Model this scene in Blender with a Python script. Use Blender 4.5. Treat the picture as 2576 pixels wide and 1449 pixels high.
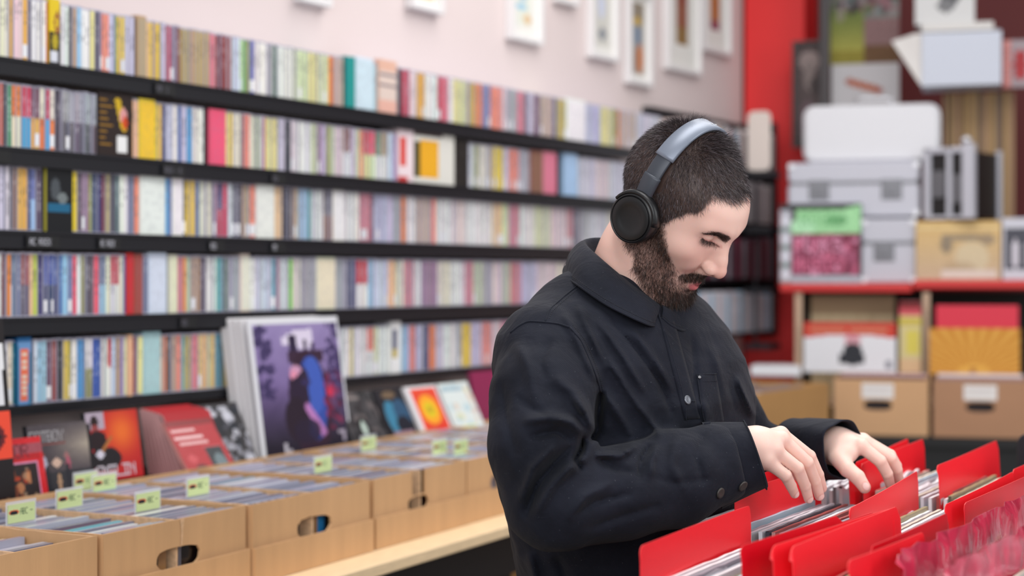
import bpy, math, random
import numpy as np
from mathutils import Vector, Matrix, Euler

for _o in list(bpy.data.objects):
    bpy.data.objects.remove(_o)
SC = bpy.context.scene
COL = SC.collection
random.seed(7)

# ------------------------------------------------------------------ camera
A0 = math.atan2(0.8581, 0.5135)  # the long wall is the world's x axis; the camera looks A0 away from it
R0 = Matrix.Rotation(-A0, 3, 'Z')
F = 4200.0                      # focal length in pixels of the 2576 px wide frame
HC = 1.5                        # camera height
HOR = 700.0                     # row of the horizon
cam_data = bpy.data.cameras.new('camera')
cam = bpy.data.objects.new('camera', cam_data)
COL.objects.link(cam)
cam.location = (0, 0, HC)
cam.rotation_euler = (math.radians(90), 0, -A0)
cam_data.sensor_width = 36.0
cam_data.lens = 36.0 * F / 2576.0
cam_data.shift_y = -(724.5 - HOR) / 2576.0
cam_data.clip_start = 0.05
cam_data.dof.use_dof = True
cam_data.dof.focus_distance = 2.22
cam_data.dof.aperture_fstop = 2.9
SC.camera = cam

# ------------------------------------------------------------------ light
SC.view_settings.view_transform = 'Standard'
SC.view_settings.look = 'None'
SC.view_settings.gamma = 1.0
SC.view_settings.use_curve_mapping = False
SC.view_settings.exposure = 0.16
world = bpy.data.worlds.new('shop_daylight')
SC.world = world
world.use_nodes = True
world.node_tree.nodes['Background'].inputs[0].default_value = (0.97, 0.98, 1.0, 1)
world.node_tree.nodes['Background'].inputs[1].default_value = 0.42


def area(name, loc, target, size, size_y, power, color):
    l = bpy.data.lights.new(name, 'AREA')
    l.shape = 'RECTANGLE'
    l.size = size
    l.size_y = size_y
    l.energy = power
    l.color = color
    o = bpy.data.objects.new(name, l)
    COL.objects.link(o)
    o.location = R0 @ Vector(loc)
    d = R0 @ (Vector(target) - Vector(loc))
    o.rotation_euler = d.to_track_quat('-Z', 'Y').to_euler()
    o['kind'] = 'structure'
    return o


# daylight of the shop window behind the camera, and the rows of ceiling lamps
area('window_daylight', (-0.4, -1.6, 2.5), (0.6, 3.5, 1.1), 3.6, 2.0, 84, (0.97, 0.985, 1.0))
area('window_daylight_side', (3.4, 1.2, 2.4), (0.8, 2.6, 1.2), 1.6, 1.6, 32, (0.97, 0.985, 1.0))
area('ceiling_lamp_front', (0.6, 2.4, 3.3), (0.6, 2.4, 0), 2.2, 0.9, 34, (1.0, 0.98, 0.96))
area('ceiling_lamp_rear', (0.9, 4.4, 3.3), (0.9, 4.6, 0), 2.2, 0.9, 28, (1.0, 0.98, 0.96))

# ------------------------------------------------------------------ frames of reference
# the long shelf wall runs away from the camera; O, D, N: a point on the line of spines, along it, and out of it
AW = 0.0
D = Vector((1, 0, 0))
N = Vector((0, -1, 0))
OC = Vector((-0.972, 3.170, 0))
DC = Vector((math.cos(A0), math.sin(A0), 0))
NC = Vector((math.sin(A0), -math.cos(A0), 0))
O = R0 @ OC
ACAM = -A0                      # rotation of things laid out in the camera's own directions
AB = math.radians(-15.0) - A0   # the rear wall of the shop
E = Vector((math.cos(AB), math.sin(AB), 0))
EN = Vector((math.sin(AB), -math.cos(AB), 0))   # out of the rear wall, towards the camera


def WL(t, s, z):
    v = O + D * t + N * s
    return Vector((v.x, v.y, z))


def tpx(px, s=0.0):
    q = (px - 1288.0) / F
    return (q * (OC.y + s * NC.y) - OC.x - s * NC.x) / (DC.x - q * DC.y)


def zpx(px, py, s=0.0):
    t = tpx(px, s)
    dep = OC.y + t * DC.y + s * NC.y
    return HC - (py - HOR) / F * dep


def camp(x, y, z):
    return R0 @ Vector((x, y, z))


def at(px, py, Z):
    return camp((px - 1288.0) / F * Z, Z, HC - (py - HOR) / F * Z)


GAM = math.radians(4.3)         # the counter stands a little askew to the wall


def TL(t, s, z):
    x, y = t + .4, .66 - s
    v = WL(-.4, .66, 0)
    return Vector((v.x + x * math.cos(GAM) - y * math.sin(GAM), v.y + x * math.sin(GAM) + y * math.cos(GAM), z))


def tlpx(px, s=.66):
    lo, hi = -2.0, 4.0
    inv = R0.inverted()
    for _ in range(50):
        m = (lo + hi) / 2
        c = inv @ TL(m, s, 0)
        if 1288 + F * c.x / c.y < px:
            lo = m
        else:
            hi = m
    return (lo + hi) / 2


def atz(px, py, z):
    Z = (HC - z) * F / (py - HOR)
    return camp((px - 1288.0) / F * Z, Z, z)


# ------------------------------------------------------------------ materials
def lin(c):
    return tuple((x / 12.92 if x <= 0.04045 else ((x + 0.055) / 1.055) ** 2.4) for x in c[:3])


def _mat(name):
    m = bpy.data.materials.new(name)
    m.use_nodes = True
    return m, m.node_tree, m.node_tree.nodes['Principled BSDF']


MATS = {}


def M(name, col, rough=0.6, metal=0.0, spec=0.5, bump=0.0, bscale=60.0, var=0.0, vscale=8.0, alpha=1.0, sss=0.0, coat=0.0, stretch=None, sheen=0.0):
    """sRGB colour with an optional procedural variation and bump"""
    if name in MATS:
        return MATS[name]
    m, nt, b = _mat(name)
    c = lin(col) + (1,)
    b.inputs['Base Color'].default_value = c
    b.inputs['Roughness'].default_value = rough
    b.inputs['Metallic'].default_value = metal
    b.inputs['Specular IOR Level'].default_value = spec
    b.inputs['Coat Weight'].default_value = coat
    b.inputs['Sheen Weight'].default_value = sheen
    if alpha < 1:
        b.inputs['Alpha'].default_value = alpha
    if sss:
        b.inputs['Subsurface Weight'].default_value = sss
        b.inputs['Subsurface Radius'].default_value = (0.010, 0.004, 0.002)
        b.inputs['Subsurface Scale'].default_value = 1.0
    tc = nt.nodes.new('ShaderNodeTexCoord')
    mp = nt.nodes.new('ShaderNodeMapping')
    nt.links.new(tc.outputs['Object'], mp.inputs[0])
    if stretch:
        mp.inputs['Scale'].default_value = stretch
    if var:
        n = nt.nodes.new('ShaderNodeTexNoise')
        n.inputs['Scale'].default_value = vscale
        n.inputs['Detail'].default_value = 5
        nt.links.new(mp.outputs[0], n.inputs['Vector'])
        r = nt.nodes.new('ShaderNodeMapRange')
        r.inputs['From Min'].default_value = 0.3
        r.inputs['From Max'].default_value = 0.7
        r.inputs['To Min'].default_value = 1 - var
        r.inputs['To Max'].default_value = 1 + var
        nt.links.new(n.outputs[0], r.inputs[0])
        mx = nt.nodes.new('ShaderNodeVectorMath')
        mx.operation = 'SCALE'
        mx.inputs[0].default_value = c[:3]
        nt.links.new(r.outputs[0], mx.inputs['Scale'])
        nt.links.new(mx.outputs[0], b.inputs['Base Color'])
    if bump:
        n = nt.nodes.new('ShaderNodeTexNoise')
        n.inputs['Scale'].default_value = bscale
        n.inputs['Detail'].default_value = 4
        nt.links.new(mp.outputs[0], n.inputs['Vector'])
        bp = nt.nodes.new('ShaderNodeBump')
        bp.inputs['Strength'].default_value = bump
        bp.inputs['Distance'].default_value = 0.002
        nt.links.new(n.outputs[0], bp.inputs['Height'])
        nt.links.new(bp.outputs[0], b.inputs['Normal'])
    MATS[name] = m
    return m


def painted(name, rough=0.5, coat=0.0, spec=0.5, sss=0.0, bump=0.0, bscale=400.0):
    if name in MATS:
        return MATS[name]
    m, nt, b = _mat(name)
    a = nt.nodes.new('ShaderNodeAttribute')
    a.attribute_name = 'Col'
    nt.links.new(a.outputs['Color'], b.inputs['Base Color'])
    b.inputs['Roughness'].default_value = rough
    b.inputs['Coat Weight'].default_value = coat
    b.inputs['Specular IOR Level'].default_value = spec
    if sss:
        b.inputs['Subsurface Weight'].default_value = sss
        b.inputs['Subsurface Radius'].default_value = (0.011, 0.0045, 0.0025)
        b.inputs['Subsurface Scale'].default_value = 1.0
    if bump:
        tc = nt.nodes.new('ShaderNodeTexCoord')
        n = nt.nodes.new('ShaderNodeTexNoise')
        n.inputs['Scale'].default_value = bscale
        n.inputs['Detail'].default_value = 4
        nt.links.new(tc.outputs['Object'], n.inputs['Vector'])
        bp = nt.nodes.new('ShaderNodeBump')
        bp.inputs['Strength'].default_value = bump
        bp.inputs['Distance'].default_value = 0.001
        nt.links.new(n.outputs[0], bp.inputs['Height'])
        nt.links.new(bp.outputs[0], b.inputs['Normal'])
    MATS[name] = m
    return m


PRINT = painted('printed_gloss', 0.35)
PAPER = painted('printed_matte', 0.7)


# ------------------------------------------------------------------ mesh builder with per-face colours
class MB:
    def __init__(s):
        s.v = []
        s.f = []
        s.c = []
        s.m = []
        s.X = Matrix.Identity(4)

    def add(s, vs, fs, col=(0.8, 0.8, 0.8), mi=0):
        k = len(s.v)
        X = s.X
        s.v += [tuple(X @ Vector(p)) for p in vs]
        many = isinstance(col, list)
        for i, f in enumerate(fs):
            s.f.append(tuple(a + k for a in f))
            s.c.append(col[i] if many else col)
            s.m.append(mi)

    def box(s, x0, x1, y0, y1, z0, z1, col=(0.8, 0.8, 0.8), mi=0, skip=()):
        vs = [(x0, y0, z0), (x1, y0, z0), (x1, y1, z0), (x0, y1, z0), (x0, y0, z1), (x1, y0, z1), (x1, y1, z1), (x0, y1, z1)]
        fs = {'b': (0, 3, 2, 1), 't': (4, 5, 6, 7), 'f': (0, 1, 5, 4), 'r': (1, 2, 6, 5), 'k': (2, 3, 7, 6), 'l': (3, 0, 4, 7)}
        s.add(vs, [v for k, v in fs.items() if k not in skip], col, mi)

    def rbox(s, x0, x1, y0, y1, z0, z1, r, col=(0.8, 0.8, 0.8), mi=0, axis='y', n=4):
        """box whose outline across AXIS has rounded corners, with a small chamfer along it"""
        if axis == 'y':
            a0, a1, b0, b1, c0, c1 = x0, x1, z0, z1, y0, y1
            f = lambda a, b, c: (a, c, b)
        elif axis == 'z':
            a0, a1, b0, b1, c0, c1 = x0, x1, y0, y1, z0, z1
            f = lambda a, b, c: (a, b, c)
        else:
            a0, a1, b0, b1, c0, c1 = y0, y1, z0, z1, x0, x1
            f = lambda a, b, c: (c, a, b)
        ch = min(r * 0.3, abs(c1 - c0) * 0.2)
        rings = []
        for c, ins in ((c0, ch), (c0 + ch, 0), (c1 - ch, 0), (c1, ch)):
            ring = []
            for cx, cy, st in ((a1 - r, b1 - r, 0), (a0 + r, b1 - r, 1), (a0 + r, b0 + r, 2), (a1 - r, b0 + r, 3)):
                for i in range(n + 1):
                    an = (st + i / n) * math.pi / 2
                    rr = r - ins
                    ring.append(f(cx + rr * math.cos(an), cy + rr * math.sin(an), c))
            rings.append(ring)
        s.loft(rings, col, mi)

    def loft(s, rings, col=(0.8, 0.8, 0.8), mi=0, caps=True, closed=True):
        n = len(rings[0])
        vs = [p for r in rings for p in r]
        fs = []
        for j in range(len(rings) - 1):
            for i in range(n if closed else n - 1):
                a = j * n + i
                b = j * n + (i + 1) % n
                fs.append((a, b, b + n, a + n))
        if caps:
            fs.append(tuple(reversed(range(n))))
            fs.append(tuple(range((len(rings) - 1) * n, len(rings) * n)))
        s.add(vs, fs, col, mi)

    def tube(s, pts, r, col=(0.8, 0.8, 0.8), mi=0, n=10, caps=True):
        pts = [Vector(p) for p in pts]
        rs = r if isinstance(r, (list, tuple)) else [r] * len(pts)
        rings = []
        up = Vector((0, 0, 1))
        for i, p in enumerate(pts):
            d = (pts[min(i + 1, len(pts) - 1)] - pts[max(i - 1, 0)]).normalized()
            a = d.cross(up)
            if a.length < 1e-3:
                a = d.cross(Vector((1, 0, 0)))
            a.normalize()
            b = d.cross(a).normalized()
            rings.append([tuple(p + a * (rs[i] * math.cos(2 * math.pi * k / n)) + b * (rs[i] * math.sin(2 * math.pi * k / n))) for k in range(n)])
        s.loft(rings, col, mi, caps)

    def lathe(s, prof, col=(0.8, 0.8, 0.8), mi=0, n=32, axis='z'):
        rings = []
        for r, h in prof:
            ring = []
            for k in range(n):
                a = 2 * math.pi * k / n
                x, y = r * math.cos(a), r * math.sin(a)
                ring.append((x, y, h) if axis == 'z' else ((x, h, y) if axis == 'y' else (h, x, y)))
            rings.append(ring)
        s.loft(rings, col, mi)

    def grid(s, x0, x1, z0, z1, y, img, mi=0, map_=None):
        """IMG[row][column] of sRGB painted on the plane y (row 0 on top)"""
        R, C = len(img), len(img[0])
        vs = []
        for i in range(R + 1):
            for j in range(C + 1):
                p = (x0 + (x1 - x0) * j / C, y, z1 + (z0 - z1) * i / R)
                vs.append(map_(p) if map_ else p)
        fs, cs = [], []
        for i in range(R):
            for j in range(C):
                a = i * (C + 1) + j
                fs.append((a, a + C + 1, a + C + 2, a + 1))
                cs.append(tuple(img[i][j]))
        s.add(vs, fs, cs, mi)

    def mesh(s, name, mats, smooth=False):
        me = bpy.data.meshes.new(name)
        me.from_pydata(s.v, [], s.f)
        for m in (mats if isinstance(mats, (list, tuple)) else [mats]):
            me.materials.append(m)
        ca = me.color_attributes.new('Col', 'FLOAT_COLOR', 'CORNER')
        cols = np.array([lin(c) + (1.0,) for c in s.c], dtype=np.float32)
        tot = np.array([len(f) for f in s.f])
        ca.data.foreach_set('color', np.repeat(cols, tot, axis=0).ravel())
        me.polygons.foreach_set('material_index', np.array(s.m, dtype=np.int32))
        if smooth:
            me.polygons.foreach_set('use_smooth', np.ones(len(s.f), dtype=bool))
        me.update()
        return me


def tag(o, label=None, cat=None, group=None, kind=None):
    if label:
        o['label'] = label
    if cat:
        o['category'] = cat
    if group:
        o['group'] = group
    if kind:
        o['kind'] = kind
    return o


def obj(name, mb, mats, parent=None, loc=None, rz=0.0, rot=None, smooth=False, bevel=0.0, sharp=None):
    me = mb.mesh(name, mats, smooth) if isinstance(mb, MB) else mb
    o = bpy.data.objects.new(name, me)
    COL.objects.link(o)
    if parent is not None:
        o.parent = parent
    if loc is not None:
        o.location = loc
    o.rotation_euler = rot if rot is not None else (0, 0, rz)
    if bevel:
        b = o.modifiers.new('bevel', 'BEVEL')
        b.width = bevel
        b.segments = 2
        b.limit_method = 'ANGLE'
    if sharp:
        me.set_sharp_from_angle(angle=math.radians(sharp))
    return o


def empty(name, loc=(0, 0, 0), rz=0.0, rot=None):
    o = bpy.data.objects.new(name, None)
    o.empty_display_size = 0.05
    COL.objects.link(o)
    o.location = loc
    o.rotation_euler = rot if rot is not None else (0, 0, rz)
    return o


def struct(name, mb, mats, **k):
    o = obj(name, mb, mats, **k)
    o['kind'] = 'structure'
    return o


def copy_thing(o, parent=None):
    c = o.copy()
    COL.objects.link(c)
    if parent is not None:
        c.parent = parent
    for ch in list(o.children):
        copy_thing(ch, c)
    return c


# small bitmap lettering for printed matter
FONT = {'A': '01110100011000111111100011000110001', 'B': '11110100011000111110100011000111110', 'C': '01111100001000010000100001000001111',
        'D': '11110100011000110001100011000111110', 'E': '11111100001000011110100001000011111', 'F': '11111100001000011110100001000010000',
        'G': '01111100001000010011100011000101111', 'I': '11111001000010000100001000010011111', 'K': '10001100101010011000101001001010001',
        'L': '10000100001000010000100001000011111', 'M': '10001110111010110101100011000110001', 'N': '10001110011010110011100011000110001',
        'O': '01110100011000110001100011000101110', 'P': '11110100011000111110100001000010000', 'R': '11110100011000111110101001001010001',
        'S': '01111100001000001110000010000111110', 'T': '11111001000010000100001000010000100', 'U': '10001100011000110001100011000101110',
        'V': '10001100011000110001100010101000100', 'W': '10001100011000110101101011101110001', 'X': '10001100010101000100010101000110001',
        'Y': '10001100010101000100001000010000100', 'Z': '11111000010001000100010001000011111', '-': '00000000000000011111000000000000000',
        ' ': '0' * 35, '9': '01110100011000101111000010000101110', '1': '00100011000010000100001000010001110', '2': '01110100010000100010001000100011111', '3': '11110000010000101110000010000111110'}


def blank(R, C, col):
    return [[col] * C for _ in range(R)]


def write(img, text, x, y, col, sx=1, sy=1, gap=1):
    """x, y: top left cell"""
    for ch in text:
        g = FONT.get(ch, FONT[' '])
        for i in range(7):
            for j in range(5):
                if g[i * 5 + j] == '1':
                    for a in range(sy):
                        for b in range(sx):
                            r, c = y + i * sy + a, x + j * sx + b
                            if 0 <= r < len(img) and 0 <= c < len(img[0]):
                                img[r][c] = col
        x += (5 + gap) * sx


def mixc(a, b, k):
    return tuple(a[i] * (1 - k) + b[i] * k for i in range(3))


def fill(img, x0, x1, y0, y1, col):
    for i in range(max(0, y0), min(len(img), y1)):
        for j in range(max(0, x0), min(len(img[0]), x1)):
            img[i][j] = col


def ell(img, cx, cy, rx, ry, col, k=1.0):
    for i in range(len(img)):
        for j in range(len(img[0])):
            if ((j - cx) / rx) ** 2 + ((i - cy) / ry) ** 2 <= 1:
                img[i][j] = mixc(img[i][j], col, k)


def speckle(img, rnd, amt, cols=None, n=0, r=3):
    R, C = len(img), len(img[0])
    for _ in range(n):
        cx, cy, rr = rnd.uniform(0, C), rnd.uniform(0, R), rnd.uniform(1, r)
        ell(img, cx, cy, rr * rnd.uniform(0.6, 1.8), rr, rnd.choice(cols), 0.7)
    for i in range(R):
        for j in range(C):
            d = rnd.uniform(-amt, amt)
            img[i][j] = tuple(min(1, max(0, v + d)) for v in img[i][j])

# =================================================================== the room
PINK = M('wall_paint_pink', (0.860, 0.800, 0.793), 0.75, bump=0.05, bscale=180, var=0.012, vscale=3)
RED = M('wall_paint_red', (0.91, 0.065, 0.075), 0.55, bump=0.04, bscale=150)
RED_SHADED = M('wall_paint_red_shaded', (0.38, 0.035, 0.04), 0.6, bump=0.04, bscale=150)  # red wall of the unlit recess, its shade put into the colour
CARPET = M('floor_vinyl', (0.42, 0.39, 0.37), 0.6, var=0.08, vscale=14, bump=0.1)
WS = -0.165                     # the wall face behind the line of spines
T_CORNER = tpx(1868, WS)
CORNER = WL(T_CORNER, WS, 0)

m = MB()
m.box(-6, 0, 0, 0.12, 0, 3.4)
wl = struct('wall_left', m, PINK, loc=CORNER, rz=AW)
m = MB()
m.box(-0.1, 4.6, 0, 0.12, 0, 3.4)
struct('wall_back', m, RED_SHADED, loc=CORNER - EN * 0.55, rz=AB)
m = MB()                        # red pier in the corner
m.box(0.0, 0.235, -0.02, 0.6, 0, 3.4)
struct('trim_1', m, RED, loc=CORNER + E * 0.012, rz=AB, bevel=0.003)
m = MB()
m.box(-9, 9, -3, 12, -0.1, 0)
struct('floor', m, CARPET)
m = MB()
m.box(-6, -0.01, -0.016, 0, 0, 0.1)
struct('baseboard_left', m, M('skirting_paint', (0.75, 0.72, 0.7), 0.5), loc=CORNER, rz=AW)

# =================================================================== colours
C = dict(wh=(.93, .93, .92), cr=(.91, .88, .80), pk=(.90, .82, .83), li=(.80, .77, .86), pl=(.84, .84, .88), gr=(.66, .66, .69), dg=(.34, .32, .36), bk=(.10, .10, .12),
         pu=(.42, .34, .42), mv=(.62, .48, .58), pp=(.45, .30, .38), am=(.91, .68, .28), ye=(.91, .78, .22), my=(.90, .87, .58), mu=(.76, .68, .33), ol=(.56, .56, .28),
         og=(.90, .50, .20), pe=(.93, .76, .58), sa=(.90, .74, .50), ta=(.72, .62, .49), kr=(.72, .61, .43), br=(.52, .36, .30), rd=(.80, .20, .20), cm=(.76, .20, .30),
         dr=(.45, .15, .17), br2=(.62, .30, .28), rs=(.83, .50, .54), hp=(.92, .36, .46), sl=(.93, .53, .44), gn=(.35, .55, .40), bg=(.50, .78, .32), lg=(.84, .88, .70),
         dgn=(.10, .30, .26), te=(.14, .56, .58), ts=(.40, .66, .70), lt=(.66, .82, .84), lb=(.62, .78, .90), pb=(.82, .87, .93), sb=(.24, .62, .84), bl=(.12, .38, .68),
         rb=(.22, .32, .64), nv=(.18, .22, .40), ib=(.45, .48, .70), sg=(.76, .80, .68), go=(.60, .50, .24), lm=(.76, .80, .36), st=(.42, .48, .60), vi=(.60, .48, .74),
         rt=(.78, .32, .14), ks=(.78, .68, .62), bs=(.74, .74, .86))
CN = dict(wh='white', cr='cream', pk='pale pink', li='lilac', pl='pale lilac', gr='grey', dg='dark grey', bk='black', pu='dusky purple', mv='mauve', pp='plum', am='amber',
          ye='yellow', my='pale yellow', mu='mustard', ol='olive', og='orange', pe='peach', sa='sand', ta='tan', kr='kraft brown', br='brown', rd='red', cm='crimson',
          dr='dark red', br2='brick red', rs='rose', hp='hot pink', sl='salmon', gn='green', bg='bright green', lg='pale green', dgn='bottle green', te='teal',
          ts='soft teal', lt='pale teal', lb='light blue', pb='pale blue', sb='sky blue', bl='deep blue', rb='royal blue', nv='navy', ib='indigo', sg='sage', go='gold',
          lm='lime', st='steel blue', vi='violet', rt='rust', ks='beige pink', bs='blue grey')

# rows of cases: "x_start colour width-hint"; widths in the picture, colours across each; '*' = one wide item, a/b = two-toned spine
ROWS = [
    (1, 145, '0 cr 25 am 33 pk 60 am 73 dg 80 wh 115 rd 120 *box_yb 148 bk 153 wh 173 dg 182 ta 192 lb 204 wh 228 my 240 dg 252 mv 258 sl 277 li 290 gn 296 ye 315 li 337 |'
            ' 343 *ta 368 pe 376 ye 386 ta 393 ye 405 li 415 cm 430 mv 440 pp 450 go 460 kr 525 rs 545 dr 565 br2 583 pb 605 lg 612 bg 619 ol 628 ib 640 wh 675 gr 690 dgn'
            ' 698 wh 735 lg 775 my 800 lg 828 og 842 ks 864 | 869 *te 893 *pb 940 lt 950 *stripe 995 bk 1012 cm 1030 pk 1048 am 1070 wh 1100 cm 1114 rs 1128 wh 1140 my 1170'
            ' gr 1180 mu 1195 og 1212 ib 1232 sl 1262 pk 1275 gr 1300 rs 1320 dg 1328 li 1340 pp 1360 ks 1390 nv 1400 mu 1425 *wh 1472 bs 1510 my 1540 ol 1552 og 1560 ks 1600 pl'),
    (2, 370, '0 rt 8 bk 18 gn 31 og/cr 54 cm/sb 78 pp/am 102 cr/og 114 cm/sb 125 cr/og 137 bk 145 dg 156 gr/dg 243 *box_bg 331 pe 349 *ye 390 ye 409 nv 418 li 435 wh 450 bl 457 li'
            ' 470 sb 485 wh 514 | 526 *hp 568 my 578 ye 586 cr 605 dg 611 sl 627 cr 640 sg 655 li 662 cm 668 my 700 li 716 bk 731 pk 745 wh 783 sg 800 mv 812 li 820 ol 830 sg'
            ' 845 pk 865 br/wh 880 li 893 lg 905 sl 915 rd/my 932 hp/lg 945 gn/wh 958 ta/wh 975 pb 988 vi 998 *red_white 1038 *yellow_card 1140 *bk 1178 pl 1195 ol 1205 cr 1225 gr'
            ' 1238 ye 1268 li 1280 sl 1305 gr 1333 *br 1365 *rs 1399 | 1419 *lb 1452 pl 1500 pk 1535 pl 1580 pk'),
    (3, 580, '0 pl 24 dg 34 br 44 am 72 nv 80 ib/lb 93 dg 108 | 113 *box_teal 180 ye 193 dg 205 mv 222 ol 233 nv 256 dr 268 ta 280 bk 290 dgn 299 wh 322 st 340 sl 352 *wh 415 sb'
            ' 424 ib 432 *wh 460 dg 468 ye 490 st 503 cr 535 mv 548 nv/cm 560 cm 572 pl 585 dg 612 ta 627 sl 645 *wh 690 pe 711 bk 733 ta 752 lb 774 te 782 wh 815 dg/br 836 *wh 865'
            ' wh 902 rs 930 pp 942 bs 975 li 990 gr 1008 og 1022 wh 1045 ks 1085 sl 1098 wh 1140 pk 1170 wh 1240 pe 1262 lg 1280 rs 1308 wh 1345 lg 1385 pk 1428 rs 1440 dg 1456 gr'
            ' 1478 pl 1530 cr'),
    (4, 800, '0 wh 5 dr 15 og 27 dg/wh 33 st 52 br2/dg 72 pe 83 lm 98 nv 110 rb/nv 148 bl 157 lb 172 ib 182 hp 194 wh 206 ol 215 dg 237 hp 250 st/lb 267 cr 280 rd/wh 299 cr 311 bl 317'
            ' *rd 336 *br2 358 st 372 *pb 419 dgn 424 *cr 446 rs 458 og 468 sg 482 ta 503 dg 520 wh 545 ts 562 dgn 570 gr 604 *cr 628 wh 645 pb 684 ts 694 mv 704 pl 727 bg 737 cr 757'
            ' gr 795 *cr 843 gr 875 nv 895 rd/wh 925 lb 940 pb 975 pe 1000 cr 1015 rs 1040 wh 1062 mv 1100 cr 1135 wh 1170 rs 1190 sg 1212 gr 1240 pk 1262 sg 1285 rs 1310 bs 1350 pk 1400 cr 1450 gr'),
    (5, 1024, '20 cr 34 te 40 *box_orange 76 dg 83 pb 94 lb 120 pp 133 br2 146 bk 158 ye 174 ol 181 wh 196 sb 214 wh/ol 232 rb 257 wh 272 rd/wh 283 pb 293 ta 303 vi 311 lg 321 *pe 333'
            ' br2 344 my 358 *lt 404 pe 414 og 420 dg 432 ta 443 sl 455 ts 463 mu 480 rs 498 sa 523 sg 531 sa 543 ts 563 ye 575 am 600 cr 640 wh 700 pk 760 gr 820 wh 882 my 890 wh 925 sl/wh'
            ' 940 lg 950 wh 980 *navy_window 1006 lb 1030 sl 1047 bs 1062 nv 1080 og 1097 li 1115 wh 1150 gr 1160 ye 1184 li 1212 sl 1236 pk 1260 rs 1290 pl 1330 cr 1380 gr'),
]
T_SPLIT = tpx(402)              # beyond this every row continues as one object
T_END = tpx(1665)
CASE_H = 0.125
PLASTIC = (.72, .71, .78)
rnd = random.Random(11)


def spine_grid(c1, c2, w, h, rr):
    """printed spine: rows of colour with the small marks of its title"""
    n = 24
    rows = []
    dark1 = sum(c1) < 1.3
    ink = lambda c: mixc(c, (.95, .95, .95) if sum(c) < 1.5 else (.12, .12, .14), rr.choice((.25, .4, .6)))
    i0 = rr.randint(1, 6)
    i1 = i0 + rr.randint(5, 12)
    for i in range(n):
        b = c1 if i < n // 2 else c2
        mid = ink(b) if i0 <= i <= i1 and rr.random() < 0.6 else b
        rows.append([b, mid, b])
    if rr.random() < 0.13:      # price sticker low on the spine
        for i in range(18, 23):
            rows[i] = [(.95, .95, .96)] * 3
    return rows


def add_case(mb, x, w, z, h, depth, c1, c2, rr, lean=0.0, push=0.0):
    """one jewel case standing on the shelf, spine to the room (local frame: x along, -y to the room)"""
    X0 = mb.X.copy()
    mb.X = X0 @ Matrix.Translation((x, push, z)) @ Matrix.Rotation(lean, 4, 'Y')
    mb.box(0, w, 0.0006, depth, 0, h, PLASTIC, 0, skip=('b',))
    e = min(0.0012, w * 0.13)
    mb.grid(e, w - e, 0.003, h - 0.004, 0.0, spine_grid(c1, c2, w, h, rr), 1)
    mb.X = X0


CASE_MATS = (M('case_plastic', PLASTIC, 0.18, spec=0.6), PRINT)
ORD = ('first second third fourth fifth sixth seventh eighth ninth tenth eleventh twelfth thirteenth fourteenth fifteenth sixteenth seventeenth eighteenth nineteenth').split()
TENS = {2: 'twent', 3: 'thirt', 4: 'fort', 5: 'fift', 6: 'sixt', 7: 'sevent', 8: 'eight', 9: 'ninet'}


def ordinal(n):
    if n >= 100:
        return 'hundred and ' + ordinal(n - 100) if n > 100 else 'hundredth'
    if n < 20:
        return ORD[n - 1]
    a, b = divmod(n, 10)
    return TENS[a] + ('ieth' if b == 0 else 'y-' + ORD[b - 1])


SHELF_NAME = ['top', 'second', 'middle', 'fourth', 'lowest']


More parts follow.
